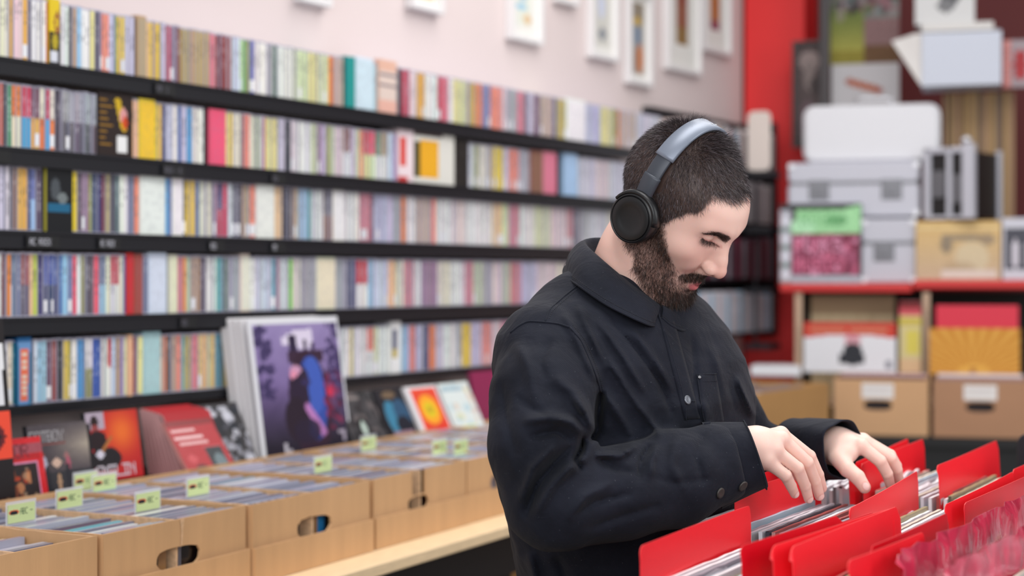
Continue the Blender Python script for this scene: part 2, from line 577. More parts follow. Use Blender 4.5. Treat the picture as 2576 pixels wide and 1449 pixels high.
def art_cover(kind, rr):
    """painted front of the wide items on the shelves"""
    if kind == 'box_yb':
        g = blank(24, 10, (.88, .76, .12))
        fill(g, 0, 10, 12, 24, (.08, .08, .10))
        ell(g, 7, 8, 3, 4, (.52, .16, .20)); ell(g, 7, 8, 1.4, 2, (.86, .74, .14)); ell(g, 5, 15, 3, 3, (.70, .62, .14)); fill(g, 1, 8, 19, 23, (.85, .86, .90))
    elif kind == 'box_bg':
        g = blank(30, 24, (.16, .11, .10))
        for i in range(8):
            fill(g, 1, rr.randint(5, 11), 3 + i * 3, 4 + i * 3, (.55, .40, .12))
        for i in range(14):
            ell(g, 13 + i * 0.35, 3 + i, 2.2, 1.2, (.80, .66, .12))
        ell(g, 17, 10, 2.5, 4, (.85, .6, .6)); ell(g, 18, 13, 2, 3, (.80, .28, .10)); fill(g, 13, 20, 20, 28, (.92, .92, .92))
    elif kind == 'box_teal':
        g = blank(30, 22, (.05, .06, .08))
        ell(g, 7, 10, 4, 5, (.45, .48, .50), .6); ell(g, 13, 14, 4, 2.5, (.62, .66, .66), .7); fill(g, 1, 20, 17, 21, (.10, .38, .52)); fill(g, 0, 22, 0, 1, (.80, .76, .28))
    elif kind == 'box_orange':
        g = blank(36, 15, (.42, .60, .80))
        fill(g, 0, 15, 0, 2, (.12, .42, .66)); fill(g, 12, 15, 8, 36, (.20, .50, .66)); fill(g, 0, 1, 4, 36, (.10, .46, .52))
        for i in range(6, 34):
            fill(g, 3, 12 - (i > 24), i, i + 1, (.93, .46, .33))
        for k, hh in enumerate((8, 12, 15, 20, 23, 26, 29)):
            fill(g, 5, 10, hh, hh + 2, (.92, .84, .76))
    elif kind == 'stripe':
        g = blank(20, 9, (.88, .80, .76))
        for k in (5, 9, 15):
            fill(g, 0, 9, k, k + 1, (.55, .48, .50))
        fill(g, 0, 9, 15, 20, (.90, .70, .64)); fill(g, 0, 9, 0, 4, (.90, .72, .64))
    elif kind == 'red_white':
        g = blank(20, 8, (.94, .86, .88))
        fill(g, 1, 4, 3, 14, (.86, .22, .16)); fill(g, 0, 5, 18, 20, (.80, .25, .25))
    elif kind == 'yellow_card':
        g = blank(26, 20, (.88, .87, .84))
        fill(g, 3, 12, 4, 23, (.93, .68, .16)); fill(g, 0, 3, 5, 23, (.32, .30, .16)); fill(g, 0, 14, 0, 2, (.35, .30, .30))
    elif kind == 'navy_window':
        g = blank(24, 8, (.92, .92, .92))
        fill(g, 1, 5, 4, 13, (.34, .36, .46)); fill(g, 1, 5, 13, 17, (.74, .66, .30))
    return g


COVER_NAME = {'box_yb': ('yellow and black', .019), 'box_bg': ('black with gold lettering and a white price sticker', .09), 'box_teal': ('black and teal illustrated', .12),
              'box_orange': ('blue with an orange panel lettered down its front', .06), 'stripe': ('peach striped', .06), 'red_white': ('pale pink with a red panel', .06),
              'yellow_card': ('white with a large amber square', .12), 'navy_window': ('white with a navy and yellow panel', .05)}

case_count = 0
shelf_z = {}
for row, ybase, spec in ROWS:
    z = zpx(0, ybase)
    shelf_z[row] = z
    toks = spec.split()
    items = []                  # (t0, t1, kind)
    i = 0
    while i < len(toks) - 1:
        x0 = float(toks[i])
        col = toks[i + 1]
        j = i + 2
        if j < len(toks):
            if toks[j] == '|':
                j += 1
                x1 = x0
        x1 = float(toks[j]) if j < len(toks) else 1700.0
        if col == '|':
            i += 2
            continue
        items.append((tpx(x0), tpx(x1), col))
        i = i + 2
    # thin cases out of each run of colour
    cases = []
    for t0, t1, col in items:
        t1 = min(t1, T_END)
        if t1 - t0 < 0.004:
            continue
        if col.startswith('*'):
            cases.append((t0, t1, col[1:], True))
            continue
        n = max(1, round((t1 - t0) / 0.0112))
        for k in range(n):
            cases.append((t0 + (t1 - t0) * k / n, t0 + (t1 - t0) * (k + 1) / n, col, False))
    # the first row-items begin before the frame edge
    t = cases[0][0]
    for k in range(3):
        if row < 5:
            cases.insert(0, (t - 0.011 * (k + 1), t - 0.011 * k, ('cr', 'rt', 'pl', 'wh')[row - 1], False))
    stuff = MB()
    stuff_n = 0
    _r2 = random.Random(500 + row)
    _t = cases[0][0] - .0112
    while _t > -.74:
        _c = C[_r2.choice(('wh', 'cr', 'pl', 'gr', 'dg', 'lb', 'am', 'rs', 'bs', 'mu', 'nv', 'sl', 'lg'))]
        add_case(stuff, _t, .0106, 0, CASE_H, .142, _c, _c, _r2, 0, 0)
        _t -= .0112
    prev = 'cr'
    idx = 0
    base = WL(0, 0, z)
    for q, (t0, t1, col, wide) in enumerate(cases):
        w = t1 - t0 - 0.0006
        c1, c2 = (col.split('/') + [col])[:2] if '/' in col else (col, col)
        jit = lambda c, a=0.03: tuple(min(1, max(0, v + rnd.uniform(-a, a))) for v in c)
        idx += 1
        if col in COVER_NAME:
            g = art_cover(col, rnd)
            h = CASE_H + (0.006 if 'box' in col else 0.012)
            mb = MB()
            mb.box(0, w, 0.0006, COVER_NAME[col][1], 0, h, g[0][0], 0)
            mb.grid(0.0005, w - 0.0005, 0.001, h - 0.001, 0, g, 1)
            o = obj('boxed_set', mb, (PAPER, PRINT), loc=WL(t0, 0.004, z), rz=AW)
            tag(o, '%s boxed set on the %s shelf' % (COVER_NAME[col][0], SHELF_NAME[row - 1]), 'boxed set')
            prev = None
            continue
        if wide:
            mb = MB()
            h = CASE_H + rnd.uniform(0.0, 0.008)
            g = blank(16, 8, jit(C[c1]))
            for rr_ in range(16):
                for cc_ in range(8):
                    g[rr_][cc_] = mixc(g[rr_][cc_], (.55, .55, .6), rnd.choice((0, 0, 0, .12, .05)))
            mb.rbox(0, w, 0.0006, 0.14, 0, h, min(.003, w * .2), jit(C[c1]), 0, axis='z')
            mb.grid(0.003, w - 0.003, 0.004, h - 0.006, 0, g, 1)
            if t0 < T_SPLIT + 3:
                o = obj('boxed_set', mb, (PAPER, PRINT), loc=WL(t0, 0.003, z), rz=AW)
                pn = CN[cases[q - 1][2].split('/')[0].strip('*')] if q and cases[q - 1][2].split('/')[0] in CN else 'printed'
                tag(o, 'thick %s boxed set after a %s spine, %s along the %s shelf' % (CN[c1], pn, ordinal(idx) if idx < 100 else 'last', SHELF_NAME[row - 1]), 'boxed set')
            continue
        h = CASE_H + rnd.uniform(-0.001, 0.001)
        k1 = jit(C[c1])
        k2 = k1 if c1 == c2 else jit(C[c2])
        lean = rnd.uniform(-0.012, 0.012)
        if rnd.random() < 0.04:
            lean += 0.02
        push = rnd.uniform(-0.002, 0.004)
        if t0 < T_SPLIT and case_count < 205:
            mb = MB()
            add_case(mb, 0, w, 0, h, 0.142, k1, k2, rnd)
            o = obj('cd_case', mb, CASE_MATS, loc=WL(t0, -push, z + 0.0005 + abs(lean) * w), rz=AW)
            o.rotation_euler = (Matrix.Rotation(AW, 3, 'Z') @ Matrix.Rotation(lean * 0.3, 3, 'Y')).to_euler()
            cname = CN[c1] if c1 == c2 else CN[c1] + ' and ' + CN[c2]
            tag(o, '%s spined CD case, %s from the near end, %s shelf' % (cname, ordinal(idx), SHELF_NAME[row - 1]), 'CD case', 'CD cases on the %s wall shelf' % SHELF_NAME[row - 1])
            case_count += 1
        else:
            add_case(stuff, t0, w, 0, h, 0.142, k1, k2, rnd, lean * 0.3, push)
            stuff_n += 1
    o = obj('cd_cases', stuff, CASE_MATS, loc=base, rz=AW)
    tag(o, 'CD cases packed along both ends of the %s shelf' % SHELF_NAME[row - 1], 'CD cases', kind='stuff')

# ------------------------------------------------------------------ the shelving
BLACK = M('shelf_black_metal', (.105, .105, .125), 0.38, spec=0.4, bump=0.1, bscale=300)
BACKB = M('shelf_back_board', (.09, .09, .11), 0.6)
t_a, t_b = -0.75, T_END + 0.03
for row in range(1, 6):
    z = shelf_z[row]
    lip_h = 0.034
    e = empty('wall_shelf', WL(0, 0, z), AW)
    tag(e, 'black metal wall shelf, %s of the five, lined with CD cases' % ('topmost' if row == 1 else 'lowest' if row == 5 else ordinal(row) + ' from the top'), 'shelf', 'CD shelves on the pink wall')
    m = MB()
    m.box(t_a, t_b, -0.012, -WS, -0.004, 0.0)
    obj('shelf_board', m, BLACK, e)
    m = MB()                    # front lip, hanging down over the cases below
    m.box(t_a, t_b, -0.016, -0.012, -lip_h if row < 5 else -0.018, 0.001)
    m.box(t_a, t_b, -0.019, -0.016, -0.006, -0.002)
    obj('shelf_lip', m, BLACK, e)
    m = MB()
    m.box(t_a, t_b, 0.150, 0.1645, 0.0, 0.136 if row == 1 else 0.128)
    obj('back_panel', m, BACKB, e)
    # upright divider plates
    for px in {1: (340, 866), 2: (520, 1408), 3: (110,), 4: (), 5: ()}[row]:
        tt = tpx(px)
        m = MB()
        m.box(tt - 0.0025, tt + 0.0025, 0.002, 0.149, 0.0005, 0.124)
        obj('divider_plate', m, BLACK, e)

# black title cards slid onto the lips
LABW = M('label_white', (.66, .66, .70), 0.5)
for row, px, w, text in ((1, 415, .062, 'POP  S'), (2, 0, .05, 'R-T'), (2, 437, .07, 'ROCK - B'), (2, 700, .05, 'ROCK'), (3, 108, .085, 'AC ROCK'), (3, 275, .062, 'AC ROCK'), (3, 545, .05, 'ROCK'), (3, 700, .05, 'POP'), (4, 473, .05, 'ROCK')):
    g = blank(13, 64, (.06, .06, .07))
    write(g, text, 6, 3, (.74, .74, .78) if row == 3 else (.36, .35, .40))
    m = MB()
    m.box(0, w, 0.0002, 0.0012, -0.012, 0.012, (.06, .06, .07))
    m.grid(0, w, -0.012, 0.012, 0, g)
    t = tpx(px, 0.02) - w / 2
    o = obj('shelf_label', m, PAPER, loc=WL(t, 0.0213, shelf_z[row] - 0.020), rz=AW)
    tag(o, 'black title card on the %s shelf lip, below %s' % (SHELF_NAME[row - 1], {0: 'the two-toned spines', 415: 'the kraft brown spines', 437: 'the yellow boxed sets', 700: 'the pale spines', 108: 'the black and teal box', 275: 'the dark cases', 545: 'the cream cases', 473: 'the orange and tan cases'}[px]), 'title card')

# =================================================================== pictures on the wall
WHITEF = M('frame_white', (.90, .89, .89), 0.45)
FRAMES = [  # px left, px right, bottom row (at the left edge), height m, art colours, inner margin
    (760, 838, 2, .25, (.55, .30, .28), 'brown', .02),
    (1040, 1120, 18, .25, (.80, .70, .55), 'cream', .02),
    (1290, 1370, 96, .27, (.82, .86, .82), 'blue and yellow', .045),
    (1408, 1460, 3, .22, (.84, .42, .25), 'orange', .015),
    (1492, 1560, 142, .33, (.80, .80, .76), 'grey sketch', .035),
    (1586, 1645, 208, .33, (.62, .60, .58), 'grey and orange', .03),
    (1684, 1768, 172, .46, (.55, .33, .22), 'dark red', .10),
    (1775, 1843, 125, .40, (.70, .42, .20), 'brown and purple', .085),
]
for x0, x1, yb, h, col, nm, mar in FRAMES:
    s = WS
    t0, t1 = tpx(x0, s + .03), tpx(x1, s + .03)
    z0 = zpx(x0, yb, s + .03)
    w = t1 - t0
    rr = random.Random(x0)
    e = empty('picture_frame', WL(t0, s, z0), AW)
    tag(e, 'white framed %s picture on the pink wall, %s' % (nm, {760: 'first above the kraft brown cases', 1040: 'above the orange spined cases', 1290: 'alone above the yellow boxed sets', 1408: 'cut off at the ceiling edge',
        1492: 'second before the red pier group', 1586: 'hanging lowest of them all', 1684: 'largest and deepest one', 1775: 'beside the red pier'}[x0]), 'picture frame', 'framed pictures on the pink wall')
    fw = 0.018
    m = MB()
    for a in ((0, fw, 0, h), (w - fw, w, 0, h), (fw, w - fw, 0, fw), (fw, w - fw, h - fw, h)):
        m.box(a[0], a[1], -0.03, -0.001, a[2], a[3])
    obj('frame', m, WHITEF, e, bevel=0.002)
    g = blank(40, 26, (.90, .89, .87))
    mx, my_ = int(26 * mar / w), int(40 * mar / h)
    fill(g, mx, 26 - mx, my_, 40 - my_, col)
    if nm == 'blue and yellow':
        fill(g, mx, 26 - mx, my_, 40 - my_, (.88, .89, .84)); ell(g, 12, 16, 4, 5, (.62, .76, .86)); ell(g, 10, 24, 5, 2, (.62, .78, .86)); ell(g, 16, 30, 4, 3, (.86, .74, .58)); ell(g, 18, 9, 4, 4, (.86, .87, .72))
    elif nm == 'grey sketch':
        fill(g, mx, 26 - mx, my_, 40 - my_, (.82, .81, .78)); ell(g, 13, 30, 4, 3, (.50, .52, .56)); ell(g, 12, 17, 4, 6, (.80, .82, .90)); ell(g, 14, 8, 5, 3, (.76, .74, .68))
    elif nm == 'grey and orange':
        fill(g, mx, 26 - mx, my_, 12, (.55, .50, .44)); ell(g, 12, 12, 5, 3, (.78, .64, .30)); ell(g, 12, 18, 5, 5, (.48, .54, .62)); ell(g, 16, 29, 4, 7, (.80, .48, .28)); ell(g, 10, 30, 3, 6, (.62, .50, .44))
    elif nm == 'dark red':
        fill(g, mx, 26 - mx, my_, 18, (.52, .24, .18)); fill(g, mx, 26 - mx, 26, 40 - my_, (.55, .42, .24)); ell(g, 13, 20, 2, 5, (.60, .36, .30))
    elif nm == 'brown and purple':
        fill(g, mx, 26 - mx, my_, 26, (.70, .40, .16)); fill(g, mx, 26 - mx, 28, 40 - my_, (.55, .22, .32))
    m = MB()
    m.grid(fw, w - fw, fw, h - fw, -0.012, g)
    obj('picture', m, PAPER, e)

# =================================================================== rack of cases at the far end of the wall
t_r = tpx(1722, -0.0)
e = empty('wall_rack', WL(t_r, -0.0, 0), AW)
tag(e, 'narrow black rack fixed to the pink wall beside the red pier', 'rack')
rack_w = T_CORNER - t_r - 0.10
dpx = OC.y + t_r * DC.y
rz_ = [HC + (HOR - y) / F * (dpx + .15) for y in (415, 552, 700, 842)]
ztop = HC + (HOR - 262) / F * dpx
m = MB()
m.box(0, rack_w, 0.13, 0.165, rz_[3] - .02, ztop)
obj('back_panel', m, BACKB, e)
for k, zz in enumerate(rz_):
    m = MB()
    m.box(0, rack_w, -0.02, 0.13, zz - 0.012, zz)
    obj('rack_shelf', m, BLACK, e)
m = MB()
m.box(rack_w, rack_w + .006, -0.02, 0.165, rz_[3] - .02, ztop)
obj('side_panel', m, BLACK, e)
rr = random.Random(4)
pal = [[(.84, .76, .74), (.20, .24, .28), (.86, .80, .80), (.78, .82, .84), (.86, .72, .74), (.22, .26, .30), (.83, .83, .84), (.36, .62, .80), (.85, .80, .78)],
       [(.80, .78, .78), (.70, .68, .70), (.84, .82, .82), (.62, .60, .60), (.76, .74, .76)],
       [(.30, .22, .26), (.50, .20, .28), (.24, .20, .24), (.60, .56, .60), (.36, .26, .30)],
       [(.86, .84, .88), (.80, .80, .84), (.55, .72, .84), (.88, .86, .88), (.74, .70, .74)]]
zt = [ztop, rz_[0], rz_[1], rz_[2]]
rackn = [('tape cartridge case', 'top'), ('grey case', 'second'), ('dark maroon case', 'third'), ('white spined case', 'lowest')]
for k, zz in enumerate(rz_):
    x = 0.006
    n = 0
    hh = min(0.155, zt[k] - zz - 0.02)
    while x < rack_w - 0.03:
        w = rr.uniform(.018, .034)
        c = pal[k][n % len(pal[k])]
        m = MB()
        m.box(x, x + w - .0015, -0.012, 0.11, 0.0006, hh - rr.uniform(0, .02), c)
        g = blank(14, 4, c)
        speckle(g, rr, .05)
        if k == 1:
            for i in range(0, 14, 2):
                g[i] = [mixc(c, (.4, .4, .42), .4)] * 4
        m.grid(x + .001, x + w - .002, 0.004, hh - .03, -0.0125, g)
        o = obj('media_case', m, PRINT, loc=WL(t_r, 0, zz), rz=AW)
        n += 1
        tag(o, '%s in the narrow wall rack, %s on its %s shelf' % ((rackn[k][0],) + (ordinal(n), rackn[k][1])), 'media case', 'cases in the narrow wall rack')
        x += w
# the large cream board on the rack's outer side
m = MB()
m.rbox(0, .085, 0, .012, 0, .215, .022, (.84, .79, .76))
o = obj('display_board', m, PAPER, loc=at(1880, 431, 6.02), rz=AB - .2)
tag(o, 'cream board with rounded corners standing beside the wall rack before the red pier', 'display board')
m = MB()
m.box(-.004, .092, -.02, .10, -.02, 0)
m.box(-.004, .092, -.02, .10, -.22, -.20)
m.box(-.004, .092, -.02, .10, -.44, -.42)
m.box(-.004, .092, -.02, .10, -.64, -.62)
m.box(-.004, .004, .09, .10, -.64, 0)
o = obj('side_rack', m, BLACK, loc=at(1880, 432, 6.02), rz=AB - .2)
tag(o, 'black bracket rack holding a cream board in front of the red pier', 'rack')

# =================================================================== the long counter below the shelves
TZ = 0.985                      # its top
PINE = M('pine_edge', (.95, .84, .68), 0.5, var=0.10, vscale=7, stretch=(3, 40, 40), bump=0.05)
STEEL = M('black_steel', (.07, .07, .08), 0.5)
CARD = M('cardboard', (.79, .625, .455), 0.8, var=0.06, vscale=5, bump=0.25, bscale=35, stretch=(6, 6, 0.6))
CARD_IN = M('cardboard_inside', (.70, .54, .38), 0.85, var=0.08, vscale=9)
CARD_EDGE = M('cardboard_edge', (.85, .70, .55), 0.9, var=0.15, vscale=120, bump=0.5, bscale=300)
OCHRE = M('cardboard_ochre', (.72, .54, .33), 0.8, var=0.06, vscale=6, bump=0.2, bscale=40)

cnt = empty('counter', TL(-1.6, 0.16, 0), GAM)
tag(cnt, 'long pine counter on black steel legs under the CD shelves', 'counter')
m = MB()
m.box(0, 3.64, -0.60, 0.12, TZ - 0.022, TZ)
obj('counter_top', m, PINE, cnt, bevel=0.002)
m = MB()
m.box(0.02, 3.6, -0.575, -0.53, TZ - 0.11, TZ - 0.0225)
m.box(0.02, 3.6, 0.05, 0.09, TZ - 0.11, TZ - 0.0225)
obj('apron', m, STEEL, cnt)
for x in (0.1, 1.35, 2.4, 3.5):
    for y in (-0.56, 0.06):
        m = MB()
        m.box(x, x + 0.04, y, y + 0.03, 0, TZ - 0.111)
        obj('leg', m, STEEL, cnt)
m = MB()
m.box(0.05, 3.6, -0.55, 0.10, 0.42, 0.45)
obj('lower_shelf', m, PINE, cnt)


def panel_hole(mb, x0, x1, y0, y1, z0, z1, cx, cz, hw, hh, col=(.8, .8, .8), mi=0, rag=0.0, rr=random):
    """upright panel with an oval hand hole through it"""
    n = 24
    hole, outer = [], []
    for k in range(n):
        a = 2 * math.pi * (k + .5) / n
        ex, ez = math.cos(a), math.sin(a)
        px = cx + hw * (abs(ex) ** 0.6) * (1 if ex > 0 else -1) + rr.uniform(-rag, rag)
        pz = cz + hh * (abs(ez) ** 0.8) * (1 if ez > 0 else -1) + rr.uniform(-rag, rag)
        hole.append((px, pz))
        tx = (x1 - cx if ex > 0 else cx - x0) / max(1e-6, abs(ex))
        tz = (z1 - cz if ez > 0 else cz - z0) / max(1e-6, abs(ez))
        t = min(tx, tz)
        outer.append((cx + ex * t, cz + ez * t))
    # pull the outline onto the panel's corners
    for cxn, czn in ((x0, z0), (x1, z0), (x1, z1), (x0, z1)):
        k = min(range(n), key=lambda i: (outer[i][0] - cxn) ** 2 + (outer[i][1] - czn) ** 2)
        outer[k] = (cxn, czn)
    rings = [[(p[0], y0, p[1]) for p in outer], [(p[0], y0, p[1]) for p in hole], [(p[0], y1, p[1]) for p in hole], [(p[0], y1, p[1]) for p in outer], [(p[0], y0, p[1]) for p in outer]]
    mb.loft(rings, col, mi, caps=False)


def cd_box(t0, t1, sfront, sback, z0, z1, label, rr, hole=True, torn=False, name='cardboard_box', card=CARD, tray=True, mid=True, tilt=0.0):
    e = empty(name, TL((t0 + t1) / 2, sfront, z0), GAM + tilt)
    tag(e, label, 'box', 'cardboard boxes of CDs on the counter')
    w = (t1 - t0) / 2
    dep = sfront - sback
    h = z1 - z0
    th = 0.004
    m = MB()
    hz = 0.070
    if torn:
        panel_hole(m, -w, w, 0, th, 0.0, hz + .012, -.015, hz - .004, .040, .014, rr=rr, rag=.0015)
        m.box(-w, -.040, 0, th, hz + .012, h)
        m.box(.012, w, 0, th, hz + .012, h)
    elif hole:
        panel_hole(m, -w, w, 0, th, 0.0, h, 0.0, hz, .055, .0175, rr=rr, rag=.0012)
    else:
        m.box(-w, w, 0, th, 0, h)
    obj('front_panel', m, card, e)
    m = MB()
    m.box(-w, w, dep - th, dep, 0, h)
    obj('back_panel', m, card, e)
    for x in (-w, w - th):
        m = MB()
        n = 14
        pts = [h + rr.uniform(-.0012, .0012) for _ in range(n + 1)]
        for i in range(n):
            ya, yb = th + (dep - 2 * th) * i / n, th + (dep - 2 * th) * (i + 1) / n
            m.add([(x, ya, 0), (x + th, ya, 0), (x + th, yb, 0), (x, yb, 0), (x, ya, pts[i]), (x + th, ya, pts[i]), (x + th, yb, pts[i + 1]), (x, yb, pts[i + 1])],
                  [(0, 3, 7, 4), (1, 5, 6, 2)], mi=0)
            m.add([(x, ya, pts[i]), (x + th, ya, pts[i]), (x + th, yb, pts[i + 1]), (x, yb, pts[i + 1])], [(0, 1, 2, 3)], mi=1)
        obj('side_panel', m, (card, CARD_EDGE), e)
    if mid:
        m = MB()
        m.box(-.002, .002, th, dep - th, 0.003, h - .001)
        obj('divider', m, (CARD_EDGE,), e)
    m = MB()
    m.box(-w + th, w - th, th, dep - th, 0, 0.003)
    obj('box_floor', m, CARD_IN, e)
    if tray:
        m = MB()
        m.box(-w - .003, w + .003, -.0075, -.0035, -0.002, .057)
        m.box(-w - .003, -w, -.0035, dep * .3, -0.002, .057)
        m.box(w, w + .003, -.0035, dep * .3, -0.002, .057)
        obj('tray', m, card, e)
    return e


SB = 0.665                      # front faces of the boxes
_px = [(None, 250), (262, 620), (630, 922), (936, 1168), (1178, None)]
_a, _b = tlpx(262, .665), tlpx(620, .665)
_c, _d = tlpx(630, .665), tlpx(924, .665)
_e, _f = tlpx(937, .665), tlpx(1169, .665)
_z = tlpx(251, .665)
BOXES = [(_z - .664, _z - .334), (_z - .330, _z), (_a, _b), (_c, _d), (_e, _f)]
for _k in range(4):
    BOXES.append((BOXES[-1][1] + .010, BOXES[-1][1] + .336))
print('boxes', [(round(a, 3), round(b - a, 3)) for a, b in BOXES])
BL = ['cardboard box of CDs cut off at the frame corner, first on the counter', 'cardboard box of loosely filed CDs, in front of the black and orange record',
      'cardboard box with torn hand hole and a pale rip down its front', 'cardboard box whose hand hole shows blue and brown spines',
      'cardboard box with a black torn slot above its hand hole', 'cardboard box on the counter beside the man\'s elbow',
      'cardboard box of CDs hidden behind the man\'s arm', 'cardboard box of CDs behind the man\'s back', 'last small cardboard box of CDs before the ochre carton']
rr = random.Random(21)
for k, (t0, t1) in enumerate(BOXES):
    e = cd_box(t0, t1, SB + rr.uniform(-.006, .006), .250, TZ + .003, TZ + .133, BL[k], rr, torn=(k == 4))
    if k == 2:                  # pale rip in the front
        m = MB()
        m.add([(.002, -.0008, .13), (.013, -.0008, .13), (.010, -.0008, .115), (.008, -.0008, .09), (.004, -.0008, .085), (.005, -.0008, .11)], [(0, 5, 2, 1), (5, 4, 3, 2)])
        obj('torn_strip', m, CARD_EDGE, e)


# ------------------------------------------------------------------ the CDs filed in them
def top_case(cb, ce, w=.142, h=.125, t=.0100):
    m = MB()
    m.box(-w / 2, w / 2, 0, t, 0, h, ce, 0, skip=('b', 't'))
    n = 10
    for i in range(n):
        x0, x1 = -w / 2 + w * i / n, -w / 2 + w * (i + 1) / n
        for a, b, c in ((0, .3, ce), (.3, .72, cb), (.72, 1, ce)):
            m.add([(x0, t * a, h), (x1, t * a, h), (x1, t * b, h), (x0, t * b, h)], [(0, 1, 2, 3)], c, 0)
    return m.mesh('cd_case', PAPER_G)


PAPER_G = painted('case_edges', 0.25, spec=0.6)
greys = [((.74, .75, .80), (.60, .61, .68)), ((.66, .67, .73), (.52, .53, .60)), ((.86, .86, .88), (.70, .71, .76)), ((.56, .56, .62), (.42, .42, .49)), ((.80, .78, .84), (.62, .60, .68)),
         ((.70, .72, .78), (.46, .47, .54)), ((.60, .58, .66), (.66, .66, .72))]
cols = [('white', (.95, .95, .94)), ('bright red', (.90, .30, .30)), ('teal', (.42, .70, .74)), ('yellow', (.90, .86, .36)), ('pink', (.86, .70, .76)), ('cream', (.90, .85, .74)), ('navy', (.26, .32, .48))]
GM = [top_case(a, b) for a, b in greys]
CM = {n: top_case(c, mixc(c, (.6, .6, .66), .06)) for n, c in cols}
def striped(seq):
    m = MB()
    m.box(-.071, .071, 0.0005, .010, 0, .125, (.6, .6, .66), 0, skip=('b',))
    for i, c in enumerate(seq):
        m.add([(-.071 + .142 * i / len(seq), 0, 0), (-.071 + .142 * (i + 1) / len(seq), 0, 0), (-.071 + .142 * (i + 1) / len(seq), 0, .124), (-.071 + .142 * i / len(seq), 0, .124)], [(0, 1, 2, 3)], c)
    return m.mesh('cd_case', PAPER_G)


_K, _W, _B, _S, _O = (.10, .10, .12), (.84, .82, .86), (.62, .46, .30), (.16, .50, .74), (.42, .38, .20)
STR = {(3, 0): striped([_K, _W, _K, _W, _K, _W, _K, _W, _W, _K, _W, _B, _K]), (3, 1): striped([_B, _S, _S, _K, _O, _O, _K, _W, _K, _K, _K, _K]),
       (2, 0): striped([_K] * 9 + [(.80, .28, .20), _W, _K, _B, _B]), (2, 1): striped([(.10, .07, .07)] * 8 + [_K] * 6), (4, 0): striped([(.08, .07, .07), (.72, .56, .44), (.1, .08, .08)] * 4), (4, 1): striped([(.08, .06, .07), (.30, .08, .08), (.1, .06, .06)] * 4)}
stuff_boxes = MB()
placed = {2: {(0, 8): 'bright red', (0, 26): 'white', (0, 4): 'white', (1, 16): 'yellow', (1, 12): 'white', (1, 26): 'pink', (1, 8): 'white'}, 1: {(1, 9): 'navy', (1, 4): 'white', (1, 14): 'cream', (1, 20): 'white'},
          3: {(0, 13): 'white', (1, 6): 'white'}}
BSH = {2: 'torn hole box', 3: 'blue spine box'}
BNAME = {1: 'box in front of the black and orange record', 2: 'box with the torn hand hole', 3: 'box with blue spines in its hand hole'}
for k, (t0, t1) in enumerate(BOXES):
    mid = (t0 + t1) / 2
    for c in (0, 1):
        cx = mid + (-.25, .25)[c] * (t1 - t0)
        s = SB - .012
        i = 0
        while s > .268:
            dz = rr.uniform(-.006, 0.0)
            if k in (1,):
                dz -= rr.uniform(0.004, .02)
            col = placed.get(k, {}).get((c, i))
            if col is None and rr.random() < 0.05:
                col = rr.choice(['white', 'white', 'cream', 'pink', 'teal'])
            if (k, c) in STR and i == 0:
                o = obj('cd_case', STR[k, c], None, loc=TL(cx, s, TZ + .0065), rz=GAM)
                tag(o, 'dark striped CD case heading the %s row, seen through the %s hand hole' % (('nearer', 'farther')[c], {2: 'ripped', 3: 'blue and brown', 4: 'slotted'}[k]), 'CD case', 'CD cases filed in the cardboard boxes')
            elif k == 2 and i < 34 or k == 3 and i < 14:
                me = CM[col] if col else rr.choice(GM)
                o = obj('cd_case', me, None, loc=TL(cx + rr.uniform(-.002, .002), s, TZ + .0065 + dz * .3))
                o.rotation_euler = (-rr.uniform(0.0, 0.035), 0, GAM + rr.uniform(-.006, .006))
                o.scale = (1, 1, 1 + dz / .125)
                if col:
                    tag(o, '%s edged CD case, %s from the front, %s row, %s' % (col, ordinal(i + 1), ('nearer', 'farther')[c], BSH[k]), 'CD case', 'CD cases filed in the cardboard boxes')
                else:
                    tag(o, 'grey edged CD case, %s from the front, %s row, %s' % (ordinal(i + 1), ('nearer', 'farther')[c], BSH[k]), 'CD case', 'CD cases filed in the cardboard boxes')
            else:
                g = rr.choice(greys)
                cc = dict(cols)[col] if col else g[0]
                stuff_boxes.X = Matrix.Translation(TL(cx, s, TZ + .0065)) @ Matrix.Rotation(GAM, 4, 'Z')
                h = .125 + dz
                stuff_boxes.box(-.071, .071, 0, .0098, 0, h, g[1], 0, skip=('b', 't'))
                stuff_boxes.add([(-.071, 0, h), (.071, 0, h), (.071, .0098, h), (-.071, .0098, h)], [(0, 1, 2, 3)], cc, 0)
            s -= .0112 if rr.random() < .93 else .018
            i += 1
stuff_boxes.X = Matrix.Identity(4)
o = obj('cd_cases', stuff_boxes, PAPER_G)
tag(o, 'CD cases filed in the other cardboard boxes along the counter', 'CD cases', kind='stuff')

